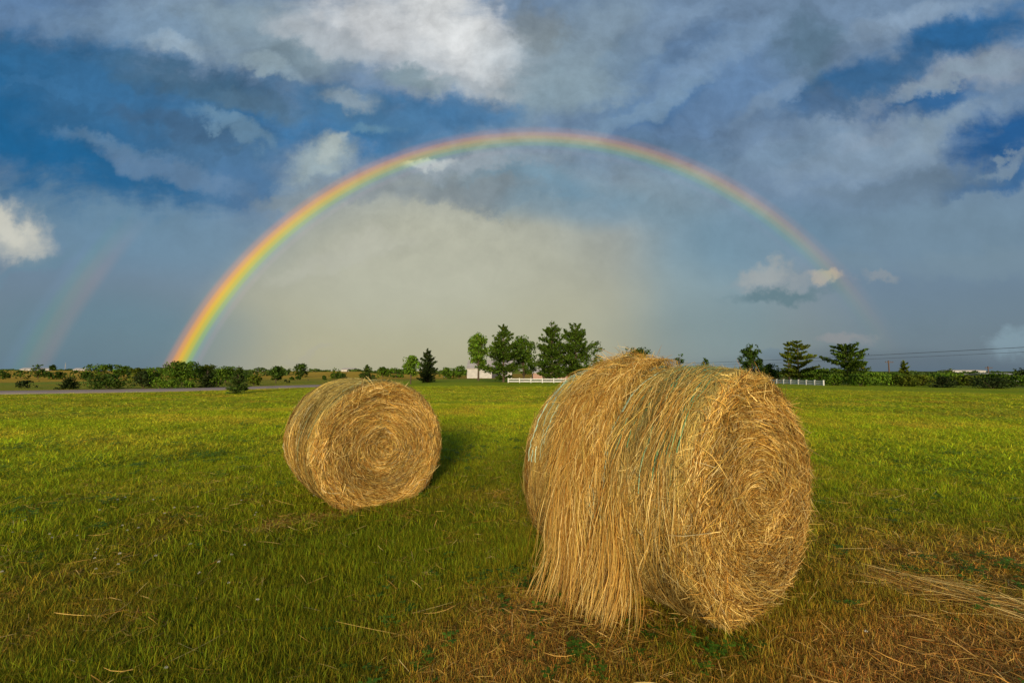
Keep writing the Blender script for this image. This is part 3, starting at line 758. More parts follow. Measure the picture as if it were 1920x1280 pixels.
# ------------------------------------------------------------------ grass: one countless mass, clumps instanced over the field
def scatter(name, clumps, pts, scl, rot, tint, mat, seed=0):
    """clumps: list of (V, Q, col). The object carries its clumps and the points they are set on."""
    V, Q, Cc, ID, o = [], [], [], [], 0
    for k, (v, q, c) in enumerate(clumps):
        V.append(v); Q.append(q + o); Cc.append(c); ID.append(np.full(len(v), k + 1)); o += len(v)
    n = len(pts); V.append(pts); ID.append(np.zeros(n)); nv = o + n
    S = np.ones((nv, 3)); S[o:] = scl; R_ = np.zeros((nv, 3)); R_[o:] = rot
    T = np.ones((nv, 4)); T[o:, :3] = tint; Cfull = np.concatenate([np.concatenate(Cc), np.ones((n, 4))])
    ob = mesh_np(name, np.concatenate(V), np.concatenate(Q), mat, attrs={'cid': np.concatenate(ID), 'scl': S, 'rot': R_, 'tint': T, 'col': Cfull}, smooth=False)
    ng = bpy.data.node_groups.new(name + '_spread', 'GeometryNodeTree')
    ng.interface.new_socket('Geometry', in_out='INPUT', socket_type='NodeSocketGeometry')
    ng.interface.new_socket('Geometry', in_out='OUTPUT', socket_type='NodeSocketGeometry')
    nd = ng.nodes.new; lk = ng.links.new
    gi = nd('NodeGroupInput'); go = nd('NodeGroupOutput')
    def named(nm, ty):
        a = nd('GeometryNodeInputNamedAttribute'); a.data_type = ty; a.inputs['Name'].default_value = nm
        return next(s_ for s_ in a.outputs if s_.enabled and s_.name == 'Attribute')
    cid = named('cid', 'FLOAT')
    def sep(k):
        cmp = nd('FunctionNodeCompare'); cmp.data_type = 'FLOAT'; cmp.operation = 'EQUAL'; lk(cid, cmp.inputs[0]); cmp.inputs[1].default_value = k
        cmp.inputs['Epsilon'].default_value = 0.1
        s_ = nd('GeometryNodeSeparateGeometry'); s_.domain = 'POINT'; lk(gi.outputs[0], s_.inputs[0]); lk(cmp.outputs[0], s_.inputs['Selection'])
        return s_.outputs[0]
    jn = nd('GeometryNodeJoinGeometry')
    for k in range(len(clumps)):
        g2 = nd('GeometryNodeGeometryToInstance'); lk(sep(k + 1), g2.inputs[0]); lk(g2.outputs[0], jn.inputs[0])
    iop = nd('GeometryNodeInstanceOnPoints'); lk(sep(0), iop.inputs['Points']); lk(jn.outputs[0], iop.inputs['Instance'])
    iop.inputs['Pick Instance'].default_value = True
    rv = nd('FunctionNodeRandomValue'); rv.data_type = 'INT'
    ints = [s_ for s_ in rv.inputs if s_.type == 'INT']; ints[0].default_value = 0; ints[1].default_value = len(clumps) - 1
    lk(next(s_ for s_ in rv.outputs if s_.type == 'INT'), iop.inputs['Instance Index'])
    e2r = nd('FunctionNodeEulerToRotation'); lk(named('rot', 'FLOAT_VECTOR'), e2r.inputs[0]); lk(e2r.outputs[0], iop.inputs['Rotation'])
    lk(named('scl', 'FLOAT_VECTOR'), iop.inputs['Scale']); lk(iop.outputs[0], go.inputs[0])
    md = ob.modifiers.new('spread', 'NODES'); md.node_group = ng
    return ob

def blade_clump(seed, n, radius, hgt, width, lean=0.5, flat=0.0, K=4, cvar=None):
    g = RS(seed); r = radius * np.sqrt(g.uniform(0, 1, n)); a = g.uniform(0, 6.283, n)
    B = np.stack([r * np.cos(a), r * np.sin(a), np.full(n, -0.01)], -1)
    h = g.uniform(0.45, 1.0, n) * hgt; dirn = g.uniform(0, 6.283, n); le = np.abs(g.normal(0, lean, n)) + 0.1
    q = np.linspace(0, 1, K)[None]
    up = h[:, None] * (q - flat * q ** 2 * 0.5) / (1 + le[:, None] * 0.35); out = h[:, None] * le[:, None] * q ** 1.8
    P = B[:, None] + np.stack([np.cos(dirn)[:, None] * out, np.sin(dirn)[:, None] * out, up], -1)
    face = g.uniform(0, 6.283, n); W = np.stack([np.cos(face), np.sin(face), 0 * face], -1)[:, None]
    w = g.uniform(0.6, 1.2, n)[:, None] * width / 2 * np.interp(q, [0, .4, 1], [.8, 1, .12])
    V = np.stack([P - W * w[..., None], P + W * w[..., None]], 2).reshape(-1, 3)
    base = (np.arange(n) * K * 2)[:, None] + (np.arange(K - 1) * 2)[None]
    Q = np.stack([base, base + 1, base + 3, base + 2], -1).reshape(-1, 4)
    c = np.ones((n, 3)) * (0.35 + 1.5 * g.uniform(0, 1, (n, 1)) ** 1.3)
    c[:, 0] *= g.uniform(0.75, 1.3, n)
    dead = g.uniform(0, 1, n) < (0.36 if cvar is None else cvar); c[dead] = c[dead] * np.array([1.70, 1.25, 1.6])
    c = np.concatenate([np.repeat(c, K * 2, 0), np.ones((n * K * 2, 1))], 1)
    return V, Q, c
def straw_clump(seed, n, radius, length, width, hmax):
    g = RS(seed); P0 = np.stack([g.normal(0, radius, n), g.normal(0, radius, n), g.uniform(0.004, hmax, n)], -1)
    a = g.uniform(0, 6.283, n); L = g.uniform(0.3, 1, n) * length; K = 4; q = np.linspace(-0.5, 0.5, K)[None]
    b = g.normal(0, 0.35, n)[:, None]; aa = a[:, None] + b * q; tilt = g.normal(0, 0.16, n)[:, None]
    P = P0[:, None] + np.stack([np.cos(aa) * L[:, None] * q, np.sin(aa) * L[:, None] * q, tilt * L[:, None] * q], -1)
    P[..., 2] = np.maximum(P[..., 2], 0.003)
    Nn = np.zeros_like(P); Nn[..., 2] = 1
    return ribbons(P, Nn, g.uniform(0.6, 1.3, n) * width, g, HAY[g.randint(0, len(HAY), n)] * g.uniform(0.7, 1.2, (n, 1)))

def polar_pts(g, n, r0, r1, half=62):
    r = np.sqrt(g.uniform(r0 ** 2, r1 ** 2, n)); a = np.radians(g.uniform(-half, half, n)); return r * np.sin(a), r * np.cos(a)
def grass():
    g = RS(77); X, Y, SX, SZ = [], [], [], []
    for n, r0, r1, sx, sz in ((30000, 0.7, 4.2, 1.0, 1.0), (26000, 4.0, 9.0, 1.45, 1.05), (26000, 8.5, 20, 2.3, 0.9), (24000, 19, 43, 4.2, 0.62)):
        x, y = polar_pts(g, n, r0, r1); X.append(x); Y.append(y); SX.append(np.full(n, sx)); SZ.append(np.full(n, sz))
    X, Y, SX, SZ = map(np.concatenate, (X, Y, SX, SZ))
    keep = road_dist(X, Y) > 3.1 + SX * 0.1
    # nothing grows through the bales
    for (cx, cy, th, R_, L) in ((-1.468, 4.945, 39.0, 0.735, 1.4), (1.6, 2.83, 37.7, 0.8, 1.42)):
        t = math.radians(th); n_ = np.array([math.sin(t), -math.cos(t)]); u_ = np.array([math.cos(t), math.sin(t)])
        lx = (X - cx) * u_[0] + (Y - cy) * u_[1]; lt = -((X - cx) * n_[0] + (Y - cy) * n_[1])
        keep &= ~((np.abs(lx) < 0.30) & (lt > 0.03) & (lt < L - 0.03))
    X, Y, SX, SZ = X[keep], Y[keep], SX[keep], SZ[keep]; n = len(X)
    tint = field_color(X, Y) * g.uniform(0.7, 1.3, (n, 1)) * 1.15 * (1 + 0.20 * sst(5, 16, np.hypot(X, Y)))[:, None]
    dr = dryness(X, Y)
    hn = 0.65 + 0.7 * n2d(X, Y, 0.5, 3, 61); hh = hn * (1 - 0.35 * dr)
    Z = ground_z(X, Y)
    scl = np.stack([SX * g.uniform(0.8, 1.2, n), SX * g.uniform(0.8, 1.2, n), SZ * hh], -1)
    rot = np.stack([g.normal(0, 0.08, n), g.normal(0, 0.08, n), g.uniform(0, 6.28, n)], -1)
    cl = [blade_clump(900 + k, 40, 0.08, 0.100, 0.0044, lean=(0.5, 0.9, 1.3)[k % 3]) for k in range(6)]
    cl += [blade_clump(950 + k, 28, 0.07, 0.145, 0.0038, lean=0.5) for k in range(2)]
    ob = scatter('grass', cl, np.stack([X, Y, Z], -1), scl, rot, tint, M_grass)
    tag(ob, 'short mown green and yellow grass covering the field', 'grass', kind='stuff')

def litter():
    g = RS(78); X, Y, S, T = [], [], [], []
    x, y = polar_pts(g, 26000, 0.7, 9.0); k = g.uniform(0, 1, len(x)) < (0.06 + 0.95 * dryness(x, y) ** 1.2) * 0.9
    X.append(x[k]); Y.append(y[k])
    # foot of the torn side
    n = 900; X.append(g.normal(0.40, 0.26, n)); Y.append(g.normal(2.85, 0.22, n))
    # raked windrow running off to the right
    A = np.array(at(1640, 1100)); B = np.array(at(2050, 1205)); q = g.uniform(0, 1, 700)[:, None]
    W = A + (B - A) * q + g.normal(0, 1, (700, 2)) * np.array([0.06, 0.035]) * (0.6 + q); X.append(W[:, 0]); Y.append(W[:, 1])
    # below the front bale
    A = np.array(at(480, 1000)); B = np.array(at(780, 945)); q = g.uniform(0, 1, 260)[:, None]; W = A + (B - A) * q + g.normal(0, 0.05, (260, 2)); X.append(W[:, 0]); Y.append(W[:, 1])
    X, Y = map(np.concatenate, (X, Y)); n = len(X)
    red = dryness(X, Y)[:, None]
    tint = (np.array([0.90, 0.86, 0.80]) * (1 - 0.5 * red) + np.array([0.80, 0.55, 0.40]) * 0.5 * red) * g.uniform(0.7, 1.15, (n, 1))
    Z = ground_z(X, Y) + 0.012 + 0.02 * g.uniform(0, 1, n)
    cl = [straw_clump(700 + k, 14, 0.06, 0.17, 0.0035, 0.03) for k in range(6)]
    s = g.uniform(0.7, 1.3, n)
    ob = scatter('loose_straw', cl, np.stack([X, Y, Z], -1), np.stack([s, s, s], -1), np.stack([g.normal(0, .1, n), g.normal(0, .1, n), g.uniform(0, 6.28, n)], -1), tint, M_litter)
    tag(ob, 'pale loose stalks of hay strewn over the cut grass', 'straw', kind='stuff')
    # long single stalks: the windrow and strays
    parts = []; 
    A = np.array(at(1660, 1100)); B = np.array(at(2120, 1215)); N_ = 800
    q = g.uniform(0, 1, N_) ** 0.75; C0 = A + (B - A) * q[:, None] + np.stack([0 * q, 0.07 * np.sin(q * 7.0)], 1) + g.normal(0, 1, (N_, 2)) * np.array([0.12, 0.085]); dirv = math.atan2(*(B - A)[::-1]); a = g.normal(dirv, 0.42, N_); L = g.uniform(0.2, 0.6, N_)
    C1 = np.stack(polar_pts(g, 2600, 0.9, 8.0, 58), -1); a = np.concatenate([a, g.normal(0.15, 0.9, 2600)]); L = np.concatenate([L, g.uniform(0.06, 0.15, 2600) + g.uniform(0, 0.3, 2600) * (g.uniform(0, 1, 2600) < 0.2)]); C0 = np.concatenate([C0, C1]); N_ = len(C0)
    K = 7; t = np.linspace(-0.5, 0.5, K)[None]; aa = a[:, None] + g.normal(0, 0.22, N_)[:, None] * t
    XY = C0[:, None] + np.stack([np.cos(aa), np.sin(aa)], -1) * (L[:, None] * t)[..., None]
    Z = ground_z(XY[..., 0], XY[..., 1]) + g.uniform(0.045, 0.085, N_)[:, None] + g.normal(0, 0.035, N_)[:, None] * t
    P = np.concatenate([XY, Z[..., None]], -1); Nn = np.zeros_like(P); Nn[..., 2] = 1
    V, Q, c = ribbons(P, Nn, g.uniform(0.0018, 0.0034, N_), g, HAY[g.randint(0, len(HAY), N_)] * g.uniform(0.8, 1.2, (N_, 1)))
    tag(mesh_np('stray_stalks', V, Q, M_straw, attrs={'col': c}), 'long single hay stalks lying on top of the grass', 'straw', kind='stuff')

def clover():
    g = RS(79); n0 = 0
    # patches of dark clover and a few white heads
    cen = [at(*p) for p in ((240, 880), (330, 870), (60, 850), (150, 830), (50, 975), (290, 945), (860, 870), (900, 845), (590, 915), (1130, 1185), (990, 1110), (1260, 1150), (1350, 1230), (1880, 1110), (1130, 1250), (900, 1090), (460, 800), (700, 1250), (1760, 900))]
    X, Y = [], []
    for c in cen:
        k = g.randint(8, 26); sp = 0.10 + 0.035 * math.hypot(*c); X.append(g.normal(c[0], sp * 1.4, k)); Y.append(g.normal(c[1], sp, k))
    x, y = polar_pts(g, 260, 1, 12); X.append(x); Y.append(y); X, Y = map(np.concatenate, (X, Y)); n = len(X)
    def leafs(seed):
        g = RS(seed); V, Q, cc, o = [], [], [], 0
        for i in range(7):
            bx, by = g.normal(0, 0.03, 2); hz = g.uniform(0.03, 0.085); a0 = g.uniform(0, 6.28)
            for k in range(3):
                a = a0 + k * 2.094; s = g.uniform(0.012, 0.02); d = np.array([math.cos(a), math.sin(a), g.uniform(-.2, .3)]); w = np.array([-math.sin(a), math.cos(a), 0])
                p = np.array([bx, by, hz]); V += [p, p + d * s * .7 + w * s * .55, p + d * s * 1.35, p + d * s * .7 - w * s * .55]; Q.append((o, o + 1, o + 2, o + 3)); o += 4
                cc += [np.ones(3) * g.uniform(0.7, 1.3)] * 4
            p = np.array([bx, by, -0.01]); V += [p, p + [.0015, 0, 0], p + [.0015, 0, hz + .01], p + [0, 0, hz + .01]]; Q.append((o, o + 1, o + 2, o + 3)); o += 4; cc += [np.ones(3)] * 4
        return np.array(V), np.array(Q), np.concatenate([np.array(cc), np.ones((len(cc), 1))], 1)
    s = g.uniform(0.55, 1.0, n) * (1 + 0.12 * np.hypot(X, Y))
    tint = np.array([0.080, 0.165, 0.012]) * g.uniform(0.7, 1.4, (n, 1))
    ob = scatter('clover', [leafs(k) for k in range(5)], np.stack([X, Y, ground_z(X, Y)], -1), np.stack([s, s, np.minimum(s, 1.5)], -1), np.stack([0 * X, 0 * X, g.uniform(0, 6.28, n)], -1), tint, M_grass)
    tag(ob, 'small dark green clover and weeds growing in the mown grass', 'clover', kind='stuff')
    def head(seed):
        g = RS(seed); n = 26; d = g.normal(0, 1, (n, 3)); d /= np.linalg.norm(d, axis=1)[:, None]; d[:, 2] = np.abs(d[:, 2]) * 0.9
        c0 = np.array([0, 0, 0.085]); P = c0 + d[:, None] * np.array([0.002, 0.008, 0.0115])[None, :, None]
        return ribbons(P, np.cross(d, g.normal(0, 1, (n, 3)))[:, None] + 0 * P, np.full(n, 0.004), g, np.ones((n, 3)) * g.uniform(.8, 1.1, (n, 1)))
    X, Y = [], []
    for c in [at(*p) for p in ((260, 1080), (120, 1060), (330, 960), (300, 1000), (70, 1020), (360, 1070), (500, 960), (200, 960), (1500, 1190), (420, 1180))]:
        k = g.randint(4, 12); k = max(2, k // 2); X.append(g.normal(c[0], 0.3, k)); Y.append(g.normal(c[1], 0.25, k))
    X, Y = map(np.concatenate, (X, Y)); n = len(X); s = g.uniform(.8, 1.15, n)
    ob = scatter('clover_flowers', [head(k) for k in range(3)], np.stack([X, Y, ground_z(X, Y)], -1), np.stack([s, s, s], -1), np.stack([0 * X, 0 * X, g.uniform(0, 6.28, n)], -1), np.array([[0.62, 0.60, 0.50]]) * np.ones((n, 1)), M_grass)
    tag(ob, 'tiny white clover heads dotted through the grass at left', 'clover flowers', kind='stuff')
grass(); litter(); clover()

# ------------------------------------------------------------------ trees
def leaf_cards(P, D, size, g, col, aspect=1.6, axis=None):
    """quads at P, roughly facing outward D but tumbled"""
    n = len(P); Nn = D + g.normal(0, 0.7, (n, 3)); Nn /= np.linalg.norm(Nn, axis=1)[:, None] + 1e-9
    r = g.normal(0, 1, (n, 3)); A = np.cross(Nn, r) if axis is None else axis + r * 0.45; A /= np.linalg.norm(A, axis=1)[:, None] + 1e-9; B = np.cross(Nn, A); B /= np.linalg.norm(B, axis=1)[:, None] + 1e-9
    s = (np.asarray(size) * g.uniform(0.6, 1.3, n))[:, None]
    V = np.stack([P - A * s * .5 * aspect, P + B * s * .5, P + A * s * .5 * aspect, P - B * s * .5], 1).reshape(-1, 3)
    Q = np.arange(n * 4).reshape(-1, 4); c = np.concatenate([np.repeat(col, 4, 0), np.ones((n * 4, 1))], 1)
    return V, Q, c
GREENS = {'bright': (0.120, 0.210, 0.014), 'mid': (0.075, 0.135, 0.008), 'dark': (0.045, 0.085, 0.007), 'olive': (0.095, 0.125, 0.008),
          'pine': (0.060, 0.105, 0.008), 'spruce': (0.055, 0.090, 0.012), 'black': (0.030, 0.048, 0.009), 'far': (0.070, 0.115, 0.018)}
def tree(name, label, kind, px, base=None, top=600, w=30, depth=None, col='mid', crown_lo=0.15, n=None, seed=None, group=None, cat='tree', lean=0.0, opts=None):
    global TN; TN += 1; seed = seed or 3000 + TN * 17; g = RS(seed); opts = opts or {}
    x, y = at(px, base) if depth is None else along(px, depth)
    z = float(ground_z(x, y)); H = z_at(top, y) - z; Wd = w / F * y; sc = y / 427.0   # size of a render pixel there
    root = empty(name, (x, y, z), 0); tag(root, label, cat, group)
    bc = np.array(GREENS[col]); size = max(0.05, 1.15 * sc); parts = []; tb = MB()
    def shade(k): return bc * g.uniform(0.5, 1.6, (k, 1)) * (1 + g.normal(0, 0.08, (k, 3)))
    tr = max(0.03, H * 0.018)
    if kind in ('round', 'bush'):
        lo = H * (crown_lo if kind == 'round' else -0.02); nl = opts.get('lobes', 9 if kind == 'round' else 8)
        top_r = Wd / 2
        if kind == 'round':
            tb.tube([(0, 0, -0.1), (lean * .3, 0, H * .3), (lean * .6, 0, H * .6), (lean, 0, H * .86)], [tr * 1.3, tr, tr * .7, tr * .2])
        pts, dirs = [], []
        tot = n or int(np.clip(Wd * H / size ** 2 * 6.0, 300, 14000))
        L = []
        for i in range(nl):
            q = (i + 0.5) / nl; hz = lo + (H - lo) * (0.16 + 0.70 * q ** 0.9)
            env = math.sqrt(max(0.05, 1 - abs((hz - lo) / (H - lo) - opts.get('belly', 0.42)) ** 2 * 2.2))
            a = i * 2.4 + g.uniform(0, 1); rr = top_r * env
            lr = rr * g.uniform(0.42, 0.62); off = (rr - lr) * g.uniform(0.75, 1.1)
            c = np.array([math.cos(a) * off + lean * hz / H, math.sin(a) * off, hz]); lh = min(lr * g.uniform(0.7, 1.0), (H - hz) * 1.02, (hz - lo) * 1.1 + 0.05 * H)
            L.append((c, lr, lh))
            if kind == 'round' and hz > lo * 1.2:
                tb.tube([(lean * .3, 0, lo + (hz - lo) * 0.25), (c + np.array([0, 0, lo + (hz - lo) * 0.25])) / 2 * [1, 1, 1], c], [tr * .5, tr * .35, tr * .1], 4)
        L.append((np.array([lean, 0, H - 0.17 * (H - lo)]), top_r * 0.34, 0.17 * (H - lo)))
        vol = np.array([l[1] ** 1.6 for l in L]); vol /= vol.sum()
        for (c, lr, lh), v in zip(L, vol):
            k = int(tot * v); d = g.normal(0, 1, (k, 3)); d /= np.linalg.norm(d, axis=1)[:, None]
            rad = g.uniform(0, 1, k) ** 0.4 * (0.72 + 0.5 * fbm(d * 2.2 + c, 2, seed)); p = c + d * rad[:, None] * np.array([lr, lr, lh])
            # clumps: pull leaves together into sprays
            m = fbm(p / max(size * 4, 0.01), 2, seed + 5); ok = m > opts.get('gap', 0.44); p, d = p[ok], d[ok]
            p[:, 2] = np.maximum(p[:, 2], 0.02); pts.append(p); dirs.append(d)
        p = np.concatenate(pts); d = np.concatenate(dirs)
        cl = shade(len(p)) * (0.75 + 0.5 * fbm(p / max(size * 6, .01), 2, seed + 9))[:, None]
        parts.append(leaf_cards(p, d, size * g.uniform(0.8, 1.3, len(p)), g, cl))
    else:
        # conifers: whorls of boughs on a straight stem
        tb.tube([(0, 0, -0.1), (0, 0, H * .4), (lean, 0, H * .8), (lean, 0, H * .97)], [tr * 1.3, tr, tr * .5, tr * .12])
        lo = H * crown_lo; nw = opts.get('whorls', 13 if kind == 'spruce' else 11); P, Dn, Ax = [], [], []
        tot = n or int(np.clip(Wd * H / size ** 2 * (6.0 if kind == 'spruce' else 5.5), 400, 16000)); pieces = []
        for i in range(nw):
            q = i / (nw - 1); hz = lo + (H - lo) * (q ** 0.92) * 0.95
            if kind == 'spruce': env = (1 - q) ** 0.85 * 0.95 + 0.07
            elif kind == 'layer': env = (0.75 + 0.25 * math.sin(i * 2.1)) * (1 - 0.55 * q ** 2) 
            else: env = np.interp(q, [0, .12, .35, .6, .85, 1], [.80, 1.0, .90, .60, .32, .05]) * (0.84 + 0.26 * math.sin(i * 2.7 + seed))
            nb = g.randint(6, 10) if kind != 'layer' else g.randint(5, 7)
            for b in range(nb):
                a = b / nb * 6.283 + g.uniform(-.4, .4); L = Wd / 2 * env * g.uniform(0.70, 1.12)
                rise = {'spruce': -0.18 + 0.5 * q, 'pine': 0.12 + 0.75 * q ** 1.5, 'layer': 0.05 + 0.3 * q}[kind] + g.normal(0, 0.08)
                hz2 = hz + g.uniform(-.5, .5) * (H - lo) / nw * (0.9 if kind != 'layer' else 0.6)
                t = np.linspace(0, 1, 4); cur = np.stack([np.cos(a) * L * t + lean * hz2 / H, np.sin(a) * L * t, hz2 + L * (rise * t + 0.12 * t * t)], -1)
                tb.tube(cur, [tr * .3 * (1 - q * .6), tr * .22, tr * .14, tr * .05], 4); pieces.append((cur, L, q))
        tl = sum(p[1] ** 1.3 for p in pieces)
        for cur, L, q in pieces:
            k = max(4, int(tot * L ** 1.3 / tl)); t = g.uniform(0.0 if kind == 'spruce' else 0.12, 1, k) ** (0.75 if kind != 'spruce' else .9)
            b = np.stack([np.interp(t, np.linspace(0, 1, 4), cur[:, j]) for j in range(3)], -1)
            sp = L * {'spruce': 0.18, 'pine': 0.17, 'layer': 0.16}[kind] * (0.6 + 0.6 * np.sin(t * 3.1)) * (1 if kind != 'layer' else .9)
            vz = {'spruce': 0.55, 'pine': 0.60, 'layer': 0.35}[kind]
            d = g.normal(0, 1, (k, 3)) * np.array([1, 1, vz]); P.append(b + d * sp[:, None] * 0.62 + np.array([0, 0, .04 * L])); Dn.append(d + np.array([0, 0, .6])); ax_ = (cur[-1] - cur[0]) / L + np.array([0, 0, 0.35]); Ax.append(np.tile(ax_ / np.linalg.norm(ax_), (k, 1)))
        p = np.concatenate(P); ax = np.concatenate(Ax); d = np.concatenate(Dn); d /= np.linalg.norm(d, axis=1)[:, None]
        m = fbm(p / (size * 3.5), 2, seed + 5); ok = m > opts.get('gap', 0.42); p, d, ax = p[ok], d[ok], ax[ok]; ok = p[:, 2] > 0.02; p, d, ax = p[ok], d[ok], ax[ok]
        cl = shade(len(p)) * (0.7 + 0.6 * fbm(p / (size * 6), 2, seed + 9))[:, None]
        parts.append(leaf_cards(p, d, size * g.uniform(0.75, 1.2, len(p)), g, cl, 2.4, ax))
    V, Q, c = merge(parts); mesh_np('crown' if kind != 'bush' else 'foliage', V, Q, M_leaf, root, attrs={'col': c}, smooth=False)
    if kind != 'bush': tb.build('trunk', M_bark, root, smooth=True)
    else:
        for i in range(4):
            a = i * 1.6; tb.tube([(0, 0, -0.05), (math.cos(a) * Wd * .12, math.sin(a) * Wd * .12, H * .35), (math.cos(a) * Wd * .25, math.sin(a) * Wd * .25, H * .7)], [tr, tr * .6, tr * .2], 4)
        tb.build('stems', M_bark, root, smooth=True)
    return root
TN = 0

# the stand in the middle
G1 = 'tall trees standing in a row behind the white fence'
tree('broadleaf_tree', 'slim bright green tree with a bare lower trunk in front of the white barn', 'round', 897, 713.5, 621, 46, col='bright', crown_lo=0.22, opts={'lobes': 12, 'belly': 0.6, 'gap': 0.42}, group=G1)
tree('pine_tree', 'broad dark pine second from the left in the middle row of trees', 'pine', 944, 716, 609, 86, col='pine', crown_lo=0.07, group=G1, opts={'whorls': 12})
tree('broadleaf_tree', 'rounder broad leaved tree between the two pines over the fence', 'round', 982, 715, 624, 54, col='mid', crown_lo=0.06, opts={'lobes': 13, 'belly': 0.4}, group=G1)
tree('pine_tree', 'tallest pine of the middle row, its top ragged', 'pine', 1035, 716, 600, 82, col='pine', crown_lo=0.08, group=G1, opts={'whorls': 13})
tree('pine_tree', 'wide dark pine at the right end of the middle row', 'pine', 1080, 716, 606, 98, col='pine', crown_lo=0.06, group=G1, opts={'whorls': 12})
tree('young_tree', 'thin young tree with a bare stem beside the tallest pine', 'round', 1018, 714, 664, 30, col='mid', crown_lo=0.35, group=G1, n=500)
tree('broadleaf_tree', 'small round bright tree beside the dark spruce right of the left bale', 'round', 770, 720, 664, 36, col='bright', crown_lo=0.20, opts={'lobes': 11, 'belly': 0.5})
tree('spruce_tree', 'dark dense spruce next to the small bright round tree', 'pine', 801, 717, 653, 42, col='black', crown_lo=0.03, opts={'whorls': 13, 'gap': 0.33})
tree('young_spruce', 'young blue green spruce just above the top of the left bale', 'spruce', 688, 713, 684, 34, col='spruce', crown_lo=0.03)
tree('young_spruce', 'young spruce standing on the near side of the road', 'spruce', 446, 738, 684, 40, col='spruce', crown_lo=0.02, opts={'whorls': 15})
# behind the big bale
tree('broadleaf_tree', 'dark rounded tree rising behind the top left of the big bale', 'round', 1196, top=650, w=72, depth=82, col='dark', crown_lo=0.1, opts={'lobes': 12})
tree('bush', 'green bush between the middle trees and the big bale', 'bush', 1142, top=676, w=62, depth=88, col='mid', cat='bush')
tree('broadleaf_tree', 'small dark tree top peeping over the flat top of the big bale', 'round', 1274, top=659, w=24, depth=80, col='dark', n=500)
tree('broadleaf_tree', 'lowest dark tree top showing over the big bale, right of its middle', 'round', 1322, top=668, w=20, depth=80, col='dark', n=400)
tree('broadleaf_tree', 'upright dark tree behind the right shoulder of the big bale', 'round', 1409, top=640, w=50, depth=68, col='dark', crown_lo=0.05, opts={'lobes': 14, 'gap': 0.44, 'belly': 0.3})
tree('bush', 'dark bush at the foot of the upright tree by the big bale', 'bush', 1444, top=682, w=44, depth=68, col='dark', cat='bush')
tree('pine_tree', 'open layered pine behind the right hand white fence', 'layer', 1498, 717.5, 640, 66, col='olive', crown_lo=0.12, opts={'whorls': 9, 'gap': 0.34})
tree('pine_tree', 'thin pine stem close left of the open layered pine', 'layer', 1480, 716, 645, 30, col='olive', crown_lo=0.15, opts={'whorls': 8, 'gap': 0.4})
tree('pine_tree', 'wide spreading pine alone right of the white fence', 'layer', 1590, 720, 649, 86, col='pine', crown_lo=0.10, opts={'whorls': 12, 'gap': 0.32})
tree('young_tree', 'short green tree with its own trunk under the spreading pine', 'round', 1611, 720, 676, 34, col='olive', crown_lo=0.3, n=500)
G2 = 'bushes along the far edge of the field at right'
R_ = [('bush', 'green bush right behind the layered pine', 1532, 690, 60, 86, 'mid'), ('bush', 'bush left of the spreading pine trunk', 1562, 699, 40, 47, 'mid'),
      ('bush', 'rounded bush just right of the spreading pine', 1640, 697, 60, 49, 'bright'), ('bush', 'bush in front of the taller utility pole', 1672, 698, 56, 50, 'mid'),
      ('bush', 'low bush right of the thin pointed tree', 1722, 702, 60, 47, 'olive'), ('bush', 'bush behind the dark juniper at right', 1775, 699, 64, 52, 'bright'),
      ('bush', 'bush between the two dark junipers at right', 1812, 703, 56, 49, 'olive'), ('bush', 'bush behind the wide juniper near the small pole', 1862, 699, 62, 55, 'mid'),
      ('bush', 'bush at the right edge of the photo below the dark tree', 1905, 703, 60, 49, 'mid'), ('bush', 'bush left of the taller utility pole', 1612, 700, 46, 45, 'mid'),
      ('bush', 'bush between the tall pole and the thin pointed tree', 1698, 703, 44, 44, 'olive'), ('bush', 'dark bush directly behind the end of the white fence', 1505, 700, 60, 100, 'dark')]
for kd, lb, px, tp, w, dp, cl in R_:
    tree('bush', lb, kd, px, top=tp, w=w, depth=dp, col=cl, group=G2, cat='bush', opts={'gap': 0.3})
tree('young_tree', 'thin pointed young tree right of the taller utility pole', 'pine', 1695, top=677, w=30, depth=50, col='olive', crown_lo=0.05, opts={'gap': 0.44})
tree('juniper_bush', 'low dark juniper with spreading tips left of centre in the right hand hedge', 'spruce', 1768, 726.5, 706, 54, col='black', crown_lo=0.0, cat='bush', opts={'whorls': 6})
tree('juniper_bush', 'wide dark juniper near the small utility pole', 'bush', 1860, 728, 706, 72, col='black', cat='bush')
tree('broadleaf_tree', 'dark tree cut off by the right edge of the photo', 'round', 1928, top=688, w=50, depth=60, col='black', n=900)
tree('bare_shrub', 'wispy pale shrub standing above the hedge at right', 'round', 1782, top=690, w=20, depth=70, col='olive', crown_lo=0.2, n=160)
# left side beyond the road
G3 = 'trees and bushes beyond the road on the left'
tree('bush', 'low dark spreading bush beyond the road at far left', 'bush', 47, 727.5, 713, 44, col='black', cat='bush', group=G3, opts={'lobes': 6})
tree('young_spruce', 'small dark pointed evergreen beyond the road at far left', 'spruce', 130, 729.5, 706, 36, col='black', crown_lo=0.0, group=G3, opts={'whorls': 9})
tree('bush', 'big rounded green bush right of the small dark evergreen', 'bush', 203, 729, 700, 76, col='dark', cat='bush', group=G3, opts={'lobes': 12})
tree('bush', 'upright dark bush at the left end of the roadside thicket', 'bush', 268, 728.5, 694, 36, col='black', cat='bush', group=G3)
tree('broadleaf_tree', 'round green tree behind the big rounded bush', 'round', 196, 707, 682, 62, col='mid', crown_lo=0.0, group=G3)
tree('broadleaf_tree', 'small dome shaped tree just right of the round green tree', 'round', 231, 706, 685, 30, col='mid', crown_lo=0.0, group=G3)
tree('broadleaf_tree', 'low tree left of the roadside thicket', 'round', 258, top=689, w=36, depth=75, col='olive', crown_lo=0.0, group=G3)
